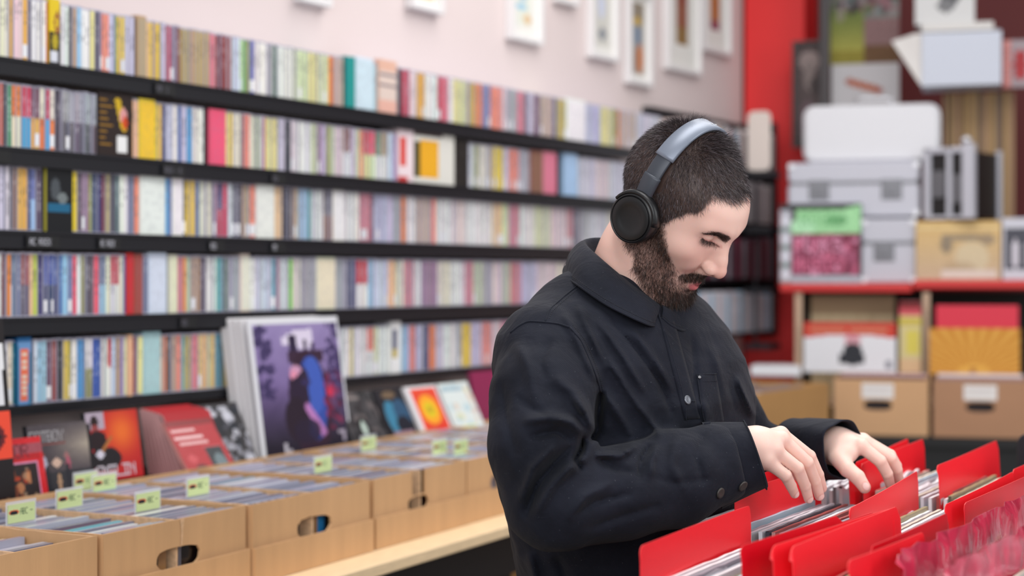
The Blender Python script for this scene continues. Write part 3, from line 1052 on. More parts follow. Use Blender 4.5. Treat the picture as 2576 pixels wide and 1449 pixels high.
# green index cards in clear sleeves
CLEAR = M('clear_sleeve', (.92, .93, .95), 0.15, alpha=0.45)
for x0, x1, yb, text, where, full in ((16, 88, 1321, 'ABC - Z', 'beside the black record, the largest', 1), (141, 206, 1285, 'ABC - Z', 'beside the teal edged case', 1), (185, 240, 1238, 'ABC - Z', 'behind the other, below the grey cover', 0), (232, 292, 1243, 'ABC - Z', 'below the orange cover', 1),
                            (340, 400, 1291, 'ABC - Z', 'before the yellow edged case', 1), (470, 532, 1252, 'ABC - Z', 'in the box with blue spines', 1), (790, 838, 1193, 'ABC - Z', 'below the purple record', 0),
                            (908, 952, 1137, 'ABC - Z', 'past the purple record', 0), (1088, 1128, 1147, 'ABC - Z', 'below the orange cover with a sun', 0), (1142, 1178, 1146, 'ABC - Z', 'beside the man\'s arm', 0)):
    p = atz(x0, yb, TZ + .128)
    rel = p - O
    w = .068
    g = blank(20, 54, (.80, .86, .62))
    ell(g, 11, 8, 10, 3, (.85, .40, .25)); ell(g, 11, 8.6, 8, 2.4, (.10, .10, .12))
    write(g, text, 24, 5, (.22, .34, .22) if full else (.50, .60, .42), 1, 1, 0)
    e = empty('index_card', p, GAM)
    tag(e, 'green index card in a clear sleeve, %s' % where, 'index card', 'green index cards among the CDs')
    m = MB()
    m.box(.004, w - .004, .0004, .0012, .001, .030, (.80, .86, .62))
    m.grid(.004, w - .004, .001, .030, 0, g)
    obj('card', m, PAPER, e)
    m = MB()
    m.box(0, w, .0014, .0018, -.012, .035, (.9, .9, .9))
    obj('sleeve', m, CLEAR, e)

# =================================================================== covers leaning against the wall
def cover(name, t, s, z, w, h, lean, img, label, cat='CD', group='covers leaning against the wall', thick=.010, edge=(.25, .25, .28), yaw=0.0, border=0.0, bcol=(.9, .9, .9)):
    """front faces the room; foot at t, s; leans back by LEAN degrees"""
    m = MB()
    m.box(0, w, .0006, thick, 0, h, edge, 0)
    if border:
        m.box(0, w, 0.0, .0006, 0, h, bcol, 0)
    m.grid(border, w - border * .5, border * .3, h - border, -.0004, img, 1)
    o = obj(name, m, (PAPER, PRINT), loc=WL(t, s, z))
    o.rotation_euler = Euler((-math.radians(lean), 0, yaw), 'XYZ')
    if label:
        tag(o, label, cat, group)
    return o


rr = random.Random(5)
CZ = TZ + .120
m = MB()
m.box(-.75, 2.0, -.20, .155, TZ + .0005, CZ - .0245, (.20, .15, .14))
o = obj('display_ledge', m, M('ledge_dark', (.24, .19, .18), .6), loc=WL(0, 0, 0), rz=AW)
m2 = o
tag(o, 'dark raised ledge at the back of the counter that the covers stand on', 'ledge')
# black and orange-red record
g = blank(60, 60, (.11, .09, .10))
fill(g, 0, 60, 31, 47, (.93, .30, .20))
for i in range(31, 47):
    k = int(8 * math.sin((i - 31) / 16 * math.pi))
    fill(g, 0, 48 + k, i, i + 1, (.13, .10, .12))
    fill(g, 48 + k, 50 + k, i, i + 1, (.40, .12, .14))
write(g, 'N', 43, 8, (.88, .88, .90), 3, 3)
fill(g, 46, 57, 3, 6, (.88, .88, .90)); fill(g, 56, 59, 8, 17, (.90, .90, .91))
cover('record_sleeve', -.446, .185, TZ + .128, .315, .315, 6, g, 'black record sleeve with an orange red panel and white letters, cut off by the frame', 'record', None, thick=.004, edge=(.1, .1, .11))
# red framed CD
g = blank(36, 40, (.80, .14, .17))
fill(g, 0, 40, 3, 8, (.62, .30, .34)); fill(g, 2, 38, 8, 11, (.70, .12, .14)); write(g, 'ARMOR', 6, 3, (.45, .16, .20), 1, 1, 0)
fill(g, 0, 36, 12, 34, (.80, .52, .64)); fill(g, 0, 35, 13, 33, (.16, .12, .12)); speckle(g, rr, .02)
for _ in range(60):
    ell(g, rr.uniform(4, 32), rr.uniform(15, 31), rr.uniform(.8, 2.5), rr.uniform(1, 3), rr.choice([(.80, .52, .34), (.78, .26, .12), (.14, .12, .13), (.62, .52, .42), (.10, .10, .12), (.50, .24, .14)]), .8)
cover('cd_case', tpx(-22, .19), .185, CZ - .02, .142, .130, 12, g, 'red framed CD cover with a brown picture, half behind the black record', edge=(.3, .1, .12))
# grey skate-like photograph cover
g = blank(44, 52, (.34, .32, .33))
for i in range(44):
    for j in range(52):
        a = max(0, (j - 15) / 37) * max(0, 1 - abs(i - 14) / 16)
        g[i][j] = mixc((.30, .27, .29) if i < 30 else (.20, .20, .22), (.72, .67, .60), a * .9)
write(g, 'FATBOY', 1, 4, (.60, .59, .60), 1, 1, 0)
fill(g, 6, 32, 12, 13, (.50, .27, .25))
ell(g, 11, 19, 1.6, 1.6, (.50, .28, .26)); ell(g, 11, 24, 3, 4.5, (.72, .72, .80)); ell(g, 13, 34, 3, 8, (.15, .15, .18))
ell(g, 22, 24, 4, 3, (.88, .74, .66), .9); ell(g, 31, 20, 2, 2, (.62, .42, .42)); ell(g, 32, 25, 2, 4, (.70, .34, .42)); ell(g, 31, 33, 2.5, 8, (.16, .16, .19)); ell(g, 23, 36, 2, 5, (.70, .56, .44)); fill(g, 0, 52, 41, 44, (.10, .10, .12))
speckle(g, rr, .02)
cover('cd_case', tpx(100, .15), .135, CZ - .008, .150, .132, 9, g, 'grey photographic CD cover with two small figures and pale title lettering', edge=(.16, .16, .18))
# orange / red cover
g = blank(40, 40, (.80, .18, .14))
for i in range(40):
    for j in range(40):
        a = math.exp(-((i - 12) ** 2 + (j - 26) ** 2) / 160)
        g[i][j] = mixc((.72, .12, .14), (.90, .42, .16), a)
fill(g, 0, 14, 0, 10, (.68, .62, .68)); ell(g, 6, 5, 3, 3.5, (.14, .08, .08)); ell(g, 6, 9, 2.4, 2.4, (.58, .26, .26)); ell(g, 7, 16, 7, 6, (.14, .08, .10)); ell(g, 12, 27, 12, 7, (.12, .10, .12))
for k in range(10):
    ell(g, 8 + k, 24 - k, 1.4, 1.4, (.66, .42, .22))
ell(g, 8, 24, 3.2, 2.5, (.82, .80, .86)); write(g, 'SMILIN', 4, 31, (.78, .74, .78), 1, 1, 0); fill(g, 0, 3, 6, 40, (.12, .10, .12))
cover('cd_case', tpx(246, .13), .115, CZ + .0, .142, .135, 9, g, 'orange and red CD cover with a dark figure playing guitar', edge=(.12, .12, .14))
# fan of red cases
for k in range(9):
    lean = (11, 13, 15, 17, 19, 21, 23, 26, 36)[k]
    s = .055 + k * .0130
    last = k == 8
    t_f = tpx(386, .06)
    if last:
        s, t_f = .190, tpx(486, .190)
    g = blank(40, 40, (.66, .13, .16))
    if last:
        fill(g, 0, 40, 0, 4, (.50, .08, .10)); fill(g, 2, 22, 6, 8, (.85, .66, .66)); fill(g, 2, 26, 11, 13, (.88, .72, .72)); fill(g, 4, 28, 15, 17, (.85, .66, .66))
        fill(g, 22, 36, 20, 38, (.16, .18, .20)); ell(g, 30, 30, 5, 6, (.40, .46, .48)); ell(g, 12, 33, 5, 3, (.36, .12, .14)); ell(g, 8, 26, 4, 3, (.80, .34, .36), .7)
        fill(g, 21, 37, 19, 20, (.75, .28, .30)); speckle(g, rr, .02)
    cover('cd_case', t_f, s, CZ - .010, .142, .138, lean, g,
          'red CD case with white lines and a dark picture, front of the leaning fan' if last else 'red CD case in the leaning fan, %s from the wall' % ordinal(k + 1), group='red cases leaning in a fan', edge=(.88, .66, .66) if not last else (.86, .60, .58), thick=.0085)
# black and white cover
g = blank(40, 40, (.20, .19, .20))
for _ in range(70):
    ell(g, rr.uniform(0, 40), rr.uniform(2, 40), rr.uniform(1, 5), rr.uniform(1, 4), rr.choice([(.78, .78, .82), (.14, .14, .16), (.60, .60, .64), (.30, .30, .34), (.10, .12, .16)]), .8)
cover('cd_case', tpx(525, .1), .115, CZ + .0, .142, .138, 27, g, 'black and white mottled CD cover behind the red fan', edge=(.12, .12, .12))
# stack of white records behind the purple one
for k in range(8):
    g = blank(2, 2, (.86, .85, .86))
    cover('record_sleeve', .640 - .002 * k + rr.uniform(-.004, .004), .104 - .0062 * (k + 1), CZ - .0235, .318, .330 + rr.uniform(-.003, .003), 8.5, g, 'white record sleeve, %s behind the purple one' % ordinal(k + 1), 'record', 'white record sleeves stacked behind the purple one', thick=.0050, edge=(.88, .87, .88))
# the purple record
R_, C_ = 84, 76
g = blank(R_, C_, (.2, .15, .25))
for i in range(R_):
    for j in range(C_):
        v = i / R_
        c = mixc((.56, .50, .68), (.42, .34, .54), min(1, v * 1.6))
        c = mixc(c, (.13, .11, .17), min(1, max(0, (v - .42) * 2.2)))
        n_ = .5 + .5 * math.sin(j * .35 + 3 * math.sin(i * .13)) * math.cos(i * .22 + j * .08)
        g[i][j] = mixc(c, (.72, .66, .82), .16 * n_ * (1 - v))
for _ in range(110):            # foliage down both sides
    sx = rr.choice((rr.uniform(0, 13), rr.uniform(62, 76)))
    ell(g, sx, rr.uniform(0, 44), rr.uniform(1, 3.4), rr.uniform(1, 2.6), (.22, .18, .34), .75)
for _ in range(16):
    fill(g, 26 + rr.randint(-4, 26), 28 + rr.randint(0, 26), rr.randint(3, 8), rr.randint(9, 16), (.84, .80, .88))
fill(g, 30, 37, 7, 20, (.17, .13, .24)); fill(g, 43, 46, 10, 18, (.20, .15, .26)); fill(g, 50, 53, 12, 18, (.20, .15, .26)); fill(g, 28, 60, 17, 24, (.22, .14, .22))
ell(g, 43, 50, 19, 34, (.20, .12, .19)); ell(g, 46, 46, 12, 26, (.20, .30, .62)); ell(g, 48, 38, 9, 18, (.25, .36, .70))
ell(g, 36, 34, 8, 9, (.18, .13, .22)); ell(g, 33, 28, 5, 3, (.78, .58, .70)); ell(g, 31, 31, 3.5, 3, (.86, .56, .66)); ell(g, 34, 46, 9, 14, (.16, .11, .20)); ell(g, 41, 36, 4, 2, (.20, .17, .34)); ell(g, 30, 58, 11, 14, (.15, .10, .16))
for k in range(16):
    ell(g, 40 + k * .75, 51 + k * 1.1, 2.6 + k * .1, 2.6, (.72, .48, .72), .8)
ell(g, 38, 66, 12, 8, (.15, .11, .20), .85)
for _ in range(40):
    ell(g, rr.uniform(58, 73), rr.uniform(30, 66), rr.uniform(1, 3), rr.uniform(1, 3), rr.choice([(.50, .14, .26), (.34, .12, .24), (.62, .18, .32), (.22, .14, .24)]), .7)
ell(g, 62, 43, 3, 3, (.78, .20, .32))
fill(g, 16, 19, 72, 78, (.74, .72, .76)); fill(g, 17, 23, 76, 78, (.70, .68, .72)); fill(g, 66, 72, 68, 70, (.66, .62, .68)); fill(g, 70, 73, 68, 75, (.66, .62, .68))
cover('record_sleeve', .645, .112, CZ - .0235, .330, .332, 8.5, g, 'purple record sleeve with a blue arch and a dark caped figure, leaning on white ones', 'record', None, thick=.004, edge=(.90, .90, .92), border=.014, bcol=(.84, .84, .86))
# four small covers past it
def small(kind):
    g = blank(36, 40, (.25, .24, .25))
    if kind == 0:
        for _ in range(40):
            ell(g, rr.uniform(0, 40), rr.uniform(0, 36), rr.uniform(1, 5), rr.uniform(1, 4), rr.choice([(.16, .14, .15), (.42, .38, .38), (.12, .12, .13)]), .8)
        ell(g, 17, 24, 6, 8, (.05, .05, .06)); ell(g, 17, 24, 3, 5, (.72, .78, .74)); fill(g, 4, 24, 3, 5, (.5, .46, .45))
    elif kind == 1:
        g = blank(36, 40, (.10, .09, .12)); ell(g, 12, 20, 8, 12, (.22, .48, .60)); ell(g, 24, 18, 9, 11, (.16, .30, .42)); ell(g, 22, 26, 9, 7, (.07, .08, .14)); fill(g, 6, 30, 30, 36, (.58, .46, .52)); ell(g, 16, 4, 8, 3, (.42, .34, .26))
    elif kind == 2:
        g = blank(36, 40, (.86, .84, .85)); fill(g, 6, 38, 2, 34, (.88, .28, .18)); ell(g, 21, 17, 12, 11, (.94, .62, .14)); ell(g, 21, 17, 7, 6, (.86, .76, .12)); ell(g, 21, 17, 3, 2.5, (.70, .56, .12)); fill(g, 10, 34, 28, 34, (.86, .22, .16))
    else:
        g = blank(36, 40, (.84, .87, .86)); speckle(g, rr, .02, [(.66, .78, .82), (.84, .74, .66), (.86, .82, .60), (.76, .66, .70)], 24, 3); fill(g, 2, 30, 3, 6, (.62, .72, .76)); fill(g, 10, 30, 32, 34, (.84, .84, .50))
    return g


for k, (px, s, lab, w) in enumerate(((895, .13, 'black and white CD cover with a bright oval, beside the purple record', .142), (987, .12, 'black and blue CD cover leaning between a dark and an orange one', .142),
                                     (1066, .13, 'orange CD cover with a yellow disc inside a white margin', .142), (1150, .13, 'pale comic-like CD cover last before the man', .142))):
    cover('cd_case', tpx(px, s), s, CZ - .003, w, .138, 27, small(k), lab, edge=(.14, .14, .16) if k < 2 else (.86, .85, .86), thick=.012)
g = blank(4, 4, (.55, .16, .32))
cover('cd_case', tpx(1205, .06), .055, CZ + .0, .142, .142, 10, g, 'magenta CD case half hidden behind the man\'s back', edge=(.5, .14, .3))

# cartons under the counter
for k, (t, w, d, h, c) in enumerate(((-.4, .45, .40, .34, CARD), (.12, .5, .42, .30, CARD), (.70, .46, .42, .36, OCHRE), (1.25, .5, .42, .33, CARD), (1.85, .5, .42, .35, CARD))):
    m = MB()
    m.box(0, w, -d, 0, 0, h)
    m.box(-.002, w + .002, -d - .002, -d * .48, h, h + .004)
    m.box(-.002, w + .002, -d * .5, .002, h + .0045, h + .008)
    o = obj('carton', m, c, loc=TL(t, .16, .451), rz=GAM, bevel=.003)
    tag(o, 'closed cardboard carton on the lower shelf, %s along' % ordinal(k + 1), 'carton', 'cartons on the lower shelf of the counter')

t_ = empty('side_table', WL(2.13, .74, 0), AW)
tag(t_, 'black side table between the pine counter and the rear counter', 'table')
m = MB(); m.box(0, .66, 0, .64, TZ - .03, TZ); obj('table_top', m, STEEL, t_)
m = MB(); m.box(.01, .65, .01, .04, TZ - .15, TZ - .031); obj('apron', m, STEEL, t_)
for x in (.02, .60):
    for y in (.05, .58):
        m = MB(); m.box(x, x + .04, y, y + .04, 0, TZ - .031); obj('leg', m, STEEL, t_)
# ochre carton of records at the counter's far end, and things on it
_keep, TL = TL, (lambda t, s, z: WL(t, s, z))
_g, GAM = GAM, 0.0
e = cd_box(2.13, 2.69, .66, .17, TZ + .001, TZ + .192, 'large ochre carton behind the man\'s hands, at the far end of the counter', rr, tray=False, mid=False, card=OCHRE)
TL, GAM = _keep, _g
far_recs = MB()                 # records filed in the three rear cartons
for k in range(30):
    far_recs.X = Matrix.Translation(WL(2.42 + rr.uniform(-.02, .02), .64 - k * .0155, TZ + .006)) @ Matrix.Rotation(-.06, 4, 'X')
    far_recs.box(-.155, .155, 0, .004, 0, .185 + rr.uniform(-.006, .004), rr.choice([(.80, .76, .74), (.62, .52, .48), (.72, .62, .58), (.85, .82, .80), (.50, .42, .40)]))

# =================================================================== rear of the shop
CC = at(1868, 700, 1.0)
CORN_C = R0.inverted() @ CORNER
ECc = Vector((math.cos(math.radians(-15)), math.sin(math.radians(-15)), 0))
ENc = Vector((math.sin(math.radians(-15)), -math.cos(math.radians(-15)), 0))


def WB(u, s, z):
    v = CORNER + E * u + EN * s
    return Vector((v.x, v.y, z))


def upx(px, s):
    q = (px - 1288.0) / F
    a = CORN_C + ENc * s
    return (q * a.y - a.x) / (ECc.x - q * ECc.y)


def dep(u, s):
    return (CORN_C + ECc * u + ENc * s).y


def zb(py, u, s):
    return HC - (py - HOR) / F * dep(u, s)


def rb(x0, x1, y0, y1, s):
    """picture rectangle -> u0, width, z0, z1 on the plane s of the rear frame"""
    u0, u1 = upx(x0, s), upx(x1, s)
    um = (u0 + u1) / 2
    return u0, u1 - u0, zb(y1, um, s), zb(y0, um, s)


def bpanel(name, x0, x1, y0, y1, s, depth, img, label, cat, edge=(.8, .8, .8), z0=None, z1=None, group=None, yaw=0.0, mats=None, pitch=0.0, roll=0.0):
    u0, w, za, zc = rb(x0, x1, y0, y1, s)
    za = za if z0 is None else z0
    zc = zc if z1 is None else z1
    m = MB()
    m.box(0, w, .0008, depth, 0, zc - za, edge, 0)
    m.grid(0.0, w, 0.0, zc - za, 0, img, 1)
    o = obj(name, m, mats or (PAPER, PAPER), loc=WB(u0, s, za))
    o.rotation_euler = Euler((-pitch, roll, AB + yaw), 'XYZ')
    if label:
        tag(o, label, cat, group)
    return o


rr = random.Random(77)
REDS = M('shelf_red_paint', (.80, .13, .12), 0.4)
BEIGE = M('post_beige_wood', (.78, .66, .56), 0.6, var=.06, vscale=10, stretch=(10, 10, 1))
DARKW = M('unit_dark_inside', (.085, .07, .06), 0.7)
SF = .667                       # front of the shelving unit
u_l, u_r = upx(1962, SF), upx(2640, SF)
ZR = zb(706, (u_l + u_r) / 2, SF)
e = empty('shelving_unit', WB(u_l, SF, 0), AB)
tag(e, 'red topped shelving unit with beige posts against the dark red recess', 'shelving unit')
W_ = u_r - u_l
us = upx(2297, SF) - u_l
for k, (a, b, dz) in enumerate(((0, us - .004, -.010), (us, W_, .002))):
    m = MB()
    m.box(a, b, -0.01, .50, ZR - .030 + dz, ZR + dz)
    obj('red_board', m, REDS, e, bevel=.004)
for px in (2008, 2330, 2605):
    uu = upx(px, SF) - u_l
    m = MB()
    m.box(uu - .012, uu + .012, 0.004, .05, 0, ZR - .0405)
    obj('post', m, BEIGE, e, bevel=.002)
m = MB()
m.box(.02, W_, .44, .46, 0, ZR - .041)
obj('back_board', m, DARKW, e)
m = MB()
m.box(.02, W_, .055, .43, TZ + .06, TZ + .085)
obj('inner_shelf', m, BEIGE, e)

# --- rear counter
SBK = 1.07
uk0, uk1 = upx(2088, SBK), upx(2700, SBK)
e = empty('rear_counter', WB(uk0 - .02, SBK, 0), AB)
tag(e, 'dark rear counter carrying the cartons of records', 'counter')
m = MB()
m.box(0, uk1 - uk0, -.03, .39, TZ - .03, TZ)
obj('counter_top', m, STEEL, e)
m = MB()
m.box(.01, uk1 - uk0 - .01, -.01, .03, TZ - .16, TZ - .031)
obj('apron', m, STEEL, e)
for x in (.02, .48, .95):
    m = MB()
    m.box(x, x + .04, 0, .04, 0, TZ - .161)
    obj('leg', m, STEEL, e)
m = MB()
m.box(.0, uk1 - uk0, .0, .38, .40, .43)
obj('lower_shelf', m, PINE, e)
for k in range(3):
    m = MB()
    m.box(0, .33, 0, .34, 0, .36)
    m.box(-.002, .332, -.002, .342, .361, .366)
    o = obj('carton', m, OCHRE if k else CARD, loc=WB(uk0 + .03 + k * .36, SBK - .02, .431), rz=AB, bevel=.003)
    tag(o, 'closed carton on the rear counter\'s lower shelf, %s along' % ordinal(k + 1), 'carton', 'cartons under the rear counter')

CARD2 = M('cardboard_rear', (.80, .63, .47), .8, var=.05, vscale=5)
CARD3 = M('cardboard_rear_brown', (.68, .51, .39), .8, var=.05, vscale=5)
for k, (x0, x1, lx0, lx1, card, lab) in enumerate(((2098, 2336, 2168, 2248, CARD2, 'light carton of records with a white label over its hand hole'),
                                                     (2347, 2590, 2424, 2508, CARD3, 'browner carton of records with a white label over its hand hole, at the frame edge'))):
    u0, w, za, zc = rb(x0, x1, 956, 1086, SBK)
    e = empty('cardboard_box', WB(u0 + w / 2, SBK, TZ + .001), AB)
    tag(e, lab, 'box', 'cartons of records on the rear counter')
    h = .183
    m = MB()
    hc = upx((lx0 + lx1) / 2, SBK) - u0 - w / 2
    panel_hole(m, -w / 2, w / 2, 0, .005, 0, h, hc, .098, .045, .016)
    obj('front_panel', m, card, e)
    m = MB(); m.box(-w / 2, w / 2, .335, .34, 0, h); obj('back_panel', m, card, e)
    for x in (-w / 2, w / 2 - .005):
        m = MB(); m.box(x, x + .005, .005, .335, 0, h); obj('side_panel', m, card, e)
    m = MB(); m.box(-w / 2 + .005, w / 2 - .005, .005, .335, 0, .004); obj('box_floor', m, CARD_IN, e)
    m = MB()
    ll = (upx(lx1, SBK) - upx(lx0, SBK)) / 2
    g = blank(14, 24, (.90, .88, .87)); fill(g, 2, 22, 4, 5, (.78, .74, .74)); fill(g, 2, 20, 7, 8, (.82, .80, .80))
    m.grid(hc - ll, hc + ll, .120, .170, -.001, g)
    obj('label', m, PAPER, e)
    for j in range(32):
        c = (.16, .13, .14) if j == 0 else rr.choice([(.80, .72, .70), (.55, .45, .45), (.70, .58, .54), (.88, .84, .84), (.62, .36, .34), (.42, .38, .42)])  # front sleeve darkened to stand for the shade inside the hand hole
        far_recs.X = Matrix.Translation(WB(u0 + w / 2, SBK - .012 - j * .0098, TZ + .006)) @ Matrix.Rotation(AB, 4, 'Z') @ Matrix.Rotation(-.05, 4, 'X')
        far_recs.box(-w / 2 + .012, w / 2 - .012, 0, .004, 0, .176 + rr.uniform(-.006, .010), c)
far_recs.X = Matrix.Identity(4)
o = obj('record_sleeves', far_recs, PAPER)
tag(o, 'record sleeves filed in the three cartons at the rear of the shop', 'records', kind='stuff')

# --- covers and boxes in the shelving unit
g = blank(40, 44, (.90, .90, .92))
for i in range(12):
    for j in range(44):
        if i < 12 - 3 * math.sin(j / 43 * math.pi):
            g[i][j] = (.80, .24, .18)
fill(g, 3, 20, 5, 7, (.84, .60, .46)); fill(g, 22, 40, 5, 7, (.84, .60, .46)); ell(g, 23, 14, 4, 5, (.84, .62, .66)); ell(g, 23, 25, 5, 9, (.16, .17, .20)); fill(g, 17, 29, 25, 33, (.16, .17, .20)); ell(g, 40, 33, 1.5, 3, (.5, .5, .55))
bpanel('record_sleeve', 2022, 2254, 812, 998, .74, .006, g, 'white record sleeve with a red band and a dark arch, in the shelving unit', 'record', z0=TZ + .187, z1=zb(812, .6, .74))
g = blank(16, 20, (.78, .70, .56)); speckle(g, rr, .03); fill(g, 0, 20, 0, 3, (.62, .52, .40))
bpanel('storage_box', 2040, 2250, 742, 850, .56, .10, g, 'cream box standing behind the white record sleeve in the shelving unit', 'box', edge=(.7, .6, .48), z0=TZ + .086)
g = blank(30, 10, (.84, .78, .58)); fill(g, 0, 10, 0, 3, (.46, .10, .12)); fill(g, 0, 10, 3, 6, (.80, .32, .36)); fill(g, 0, 10, 7, 10, (.80, .72, .30)); fill(g, 3, 9, 12, 22, (.86, .80, .36)); fill(g, 0, 10, 24, 30, (.86, .72, .56))
bpanel('magazine_box', 2262, 2318, 758, 1000, .72, .05, g, 'narrow yellow and cream box between the white sleeve and the beige post', 'box', z0=TZ + .186)
g = blank(12, 20, (.86, .22, .30)); 
bpanel('record_sleeve', 2355, 2562, 768, 940, .75, .005, g, 'plain crimson record sleeve behind the sunburst one', 'record', z0=TZ + .187)
g = blank(54, 64, (.87, .64, .28))
for i in range(54):
    for j in range(64):
        a = math.atan2(52 - i, j - 31)
        r = math.hypot((52 - i) * 1.1, j - 31)
        if r > 12 and int(a / math.pi * 34) % 2 == 0:
            g[i][j] = (.80, .54, .18)
        elif r <= 12:
            g[i][j] = (.90, .68, .30)
fill(g, 29, 33, 46, 54, (.70, .46, .22))
bpanel('record_sleeve', 2338, 2566, 826, 998, .765, .006, g, 'amber record sleeve with a sunburst of rays, at the frame edge', 'record', edge=(.7, .5, .2), z0=TZ + .187, z1=zb(826, .9, .765))

# --- flight cases on the red boards
ALU = M('case_aluminium', (.76, .76, .80), 0.5, metal=0.1, bump=.06, bscale=200)
WHT = M('case_white', (.86, .86, .88), .45, bump=.05, bscale=90)
ALU_D = M('case_trim_dark', (.46, .46, .48), 0.4, metal=0.5)
CHROME = M('chrome', (.86, .86, .88), 0.42, metal=.6)
BLK = M('case_black', (.09, .08, .085), 0.5)


def flight_case(x0, x1, y0, y1, s, depth, label, z0=None, latches=(), handle=True, plate=True, mat=None, r=.02):
    u0, w, za, zc = rb(x0, x1, y0, y1, s)
    za = z0 if z0 is not None else za
    h = zc - za
    e = empty('flight_case', WB(u0, s, za), AB)
    tag(e, label, 'flight case')
    m = MB()
    if mat is not None:
        m.rbox(0, w, 0, depth, 0, h - .001, r, axis='y')
        m_l = None
    else:
        m.rbox(0, w, 0, depth, 0, h * .62, r, axis='y')
    obj('body', m, mat or ALU, e, smooth=True, sharp=30)
    m = MB()
    if mat is None:
        m.rbox(0, w, 0, depth, h * .63, h, r, axis='y')
        obj('lid', m, ALU, e, smooth=True, sharp=30)
    m = MB()
    m.box(.004, w - .004, -.002, depth * .98, h * .60, h * .648)
    if mat is None:
        obj('seam_trim', m, ALU_D, e)
    for cx in latches:
        m = MB()
        m.box(w * cx - .036, w * cx + .036, -.004, -.0005, h * .5 - .036, h * .5 + .036)
        m.box(w * cx - .016, w * cx + .014, -.009, -.004, h * .5 - .018, h * .5 + .016)
        obj('latch', m, ALU_D, e, bevel=.002)
    for cx, cz in () if mat is not None else ((.012, .012), (w - .012, .012), (.012, h - .012), (w - .012, h - .012)):
        m = MB()
        m.rbox(cx - .012, cx + .012, -.004, .014, cz - .012, cz + .012, .008)
        obj('corner_cap', m, CHROME, e, smooth=True, sharp=40)
    if handle:
        m = MB()
        m.tube([(w * .38, depth * .4, h), (w * .38, depth * .4, h + .024), (w * .42, depth * .4, h + .030), (w * .60, depth * .4, h + .030), (w * .64, depth * .4, h + .024), (w * .64, depth * .4, h)], .006)
        obj('handle', m, CHROME, e, smooth=True)
    return e, w, h


flight_case(2165, 2306, 550, 703, .63, .20, 'small square silver flight case between the poster case and the cream sleeve', z0=ZR - .0095, latches=(.42,), handle=False)
e2 = flight_case(1982, 2314, 408, 546, .60, .26, 'long silver flight case in the middle of the stack, two square latches', latches=(.24, .79), handle=False)
flight_case(2020, 2366, 262, 408, .56, .24, 'bright white metal case with a chrome handle, topmost in the stack', latches=(), r=.040, mat=WHT)
# supporting box behind the poster case
g = blank(40, 50, (.16, .16, .17))
for i in range(16):
    for j in range(50):
        if i > 10 - j * .2 and i < 15:
            g[i][j] = (.62, .84, .62)
fill(g, 10, 48, 3, 13, (.64, .86, .64)); ell(g, 34, 8, 7, 3, (.42, .66, .44)); ell(g, 14, 11, 8, 4, (.70, .90, .72)); write(g, 'ROCK', 13, 4, (.44, .70, .46))
fill(g, 7, 49, 15, 36, (.50, .20, .30)); write(g, 'PUNKS', 9, 17, (.90, .62, .74), 1, 1); write(g, 'MUSIC', 9, 27, (.88, .46, .60), 1, 1)
for _ in range(60):
    ell(g, rr.uniform(8, 47), rr.uniform(16, 35), rr.uniform(.6, 2.2), rr.uniform(.6, 2.2), rr.choice([(.92, .64, .76), (.88, .48, .60), (.84, .40, .54), (.70, .38, .50)]), .7)
fill(g, 0, 7, 3, 40, (.70, .70, .74))
for k in range(4):
    ell(g, 3, 8 + k * 9, 2.5, 2.5, (.86, .86, .90)); fill(g, 0, 7, 12 + k * 9, 14 + k * 9, (.45, .52, .50))
fill(g, 7, 50, 36, 40, (.66, .70, .74)); speckle(g, rr, .04)
bpanel('sticker_case', 1962, 2166, 512, 706, .655, .17, g, 'case covered in green and pink lettered prints, at the end of the red board', 'record case', edge=(.40, .42, .45), z0=ZR - .0095)
# open display case, silver frame with black inside
u0, w, za, zc = rb(2322, 2440, 380, 554, .62)
za_ = zb(552, .9, .60)
e = empty('flight_case', WB(u0, .62, za_), AB - .45)
tag(e, 'tall silver edged black flight case standing on the cream sleeve and boxes', 'flight case')
h = zb(372, .9, .60) - za_
m = MB(); m.box(.012, w - .012, .012, .30, .012, h - .012, (.1, .1, .1)); obj('body', m, BLK, e)
for a in ((0, .026, 0, .02, 0, h), (w * .55, w * .55 + .018, 0, .012, 0, h), (w - .012, w + .03, -.004, .025, 0, h + .01), (0, w, 0, .02, h - .02, h), (0, w, 0, .02, 0, .012), (w - .02, w, .28, .30, 0, h)):
    m = MB(); m.box(*a); obj('edge_strip', m, ALU, e, bevel=.003)
m = MB(); m.rbox(w * .16, w * .50, .004, .012, h * .30, h * .68, .01); obj('latch', m, ALU_D, e)
m = MB(); m.rbox(w * .62, w * .90, .004, .012, h * .22, h * .62, .01); obj('latch', m, ALU_D, e)
m = MB(); m.lathe([(.001, 0), (.016, .002), (.018, .012), (.010, .022), (.001, .024)], axis='z'); o = obj('corner_cap', m, CHROME, e, loc=(w, .01, h + .012), smooth=True)
# its support: a wooden record crate with upright records
u0, w, za, zc = rb(2372, 2556, 232, 700, .40)
zc2 = zb(232, .9, .40)
e = empty('record_crate', WB(u0, .42, ZR + .0025), AB)
tag(e, 'tall stack of brown record spines standing behind the tall flight case', 'records')
x = 0
k = 0
while x < w - .006:
    t_ = rr.uniform(.006, .012)
    m = MB()
    m.box(x, x + t_ - .0008, 0, .24, 0, zc2 - ZR - .004 + rr.uniform(-.006, .004), rr.choice([(.62, .50, .38), (.55, .42, .31), (.70, .57, .42), (.40, .30, .23), (.66, .54, .36), (.48, .40, .34)]))
    obj('board', m, PAPER, e)
    x += t_
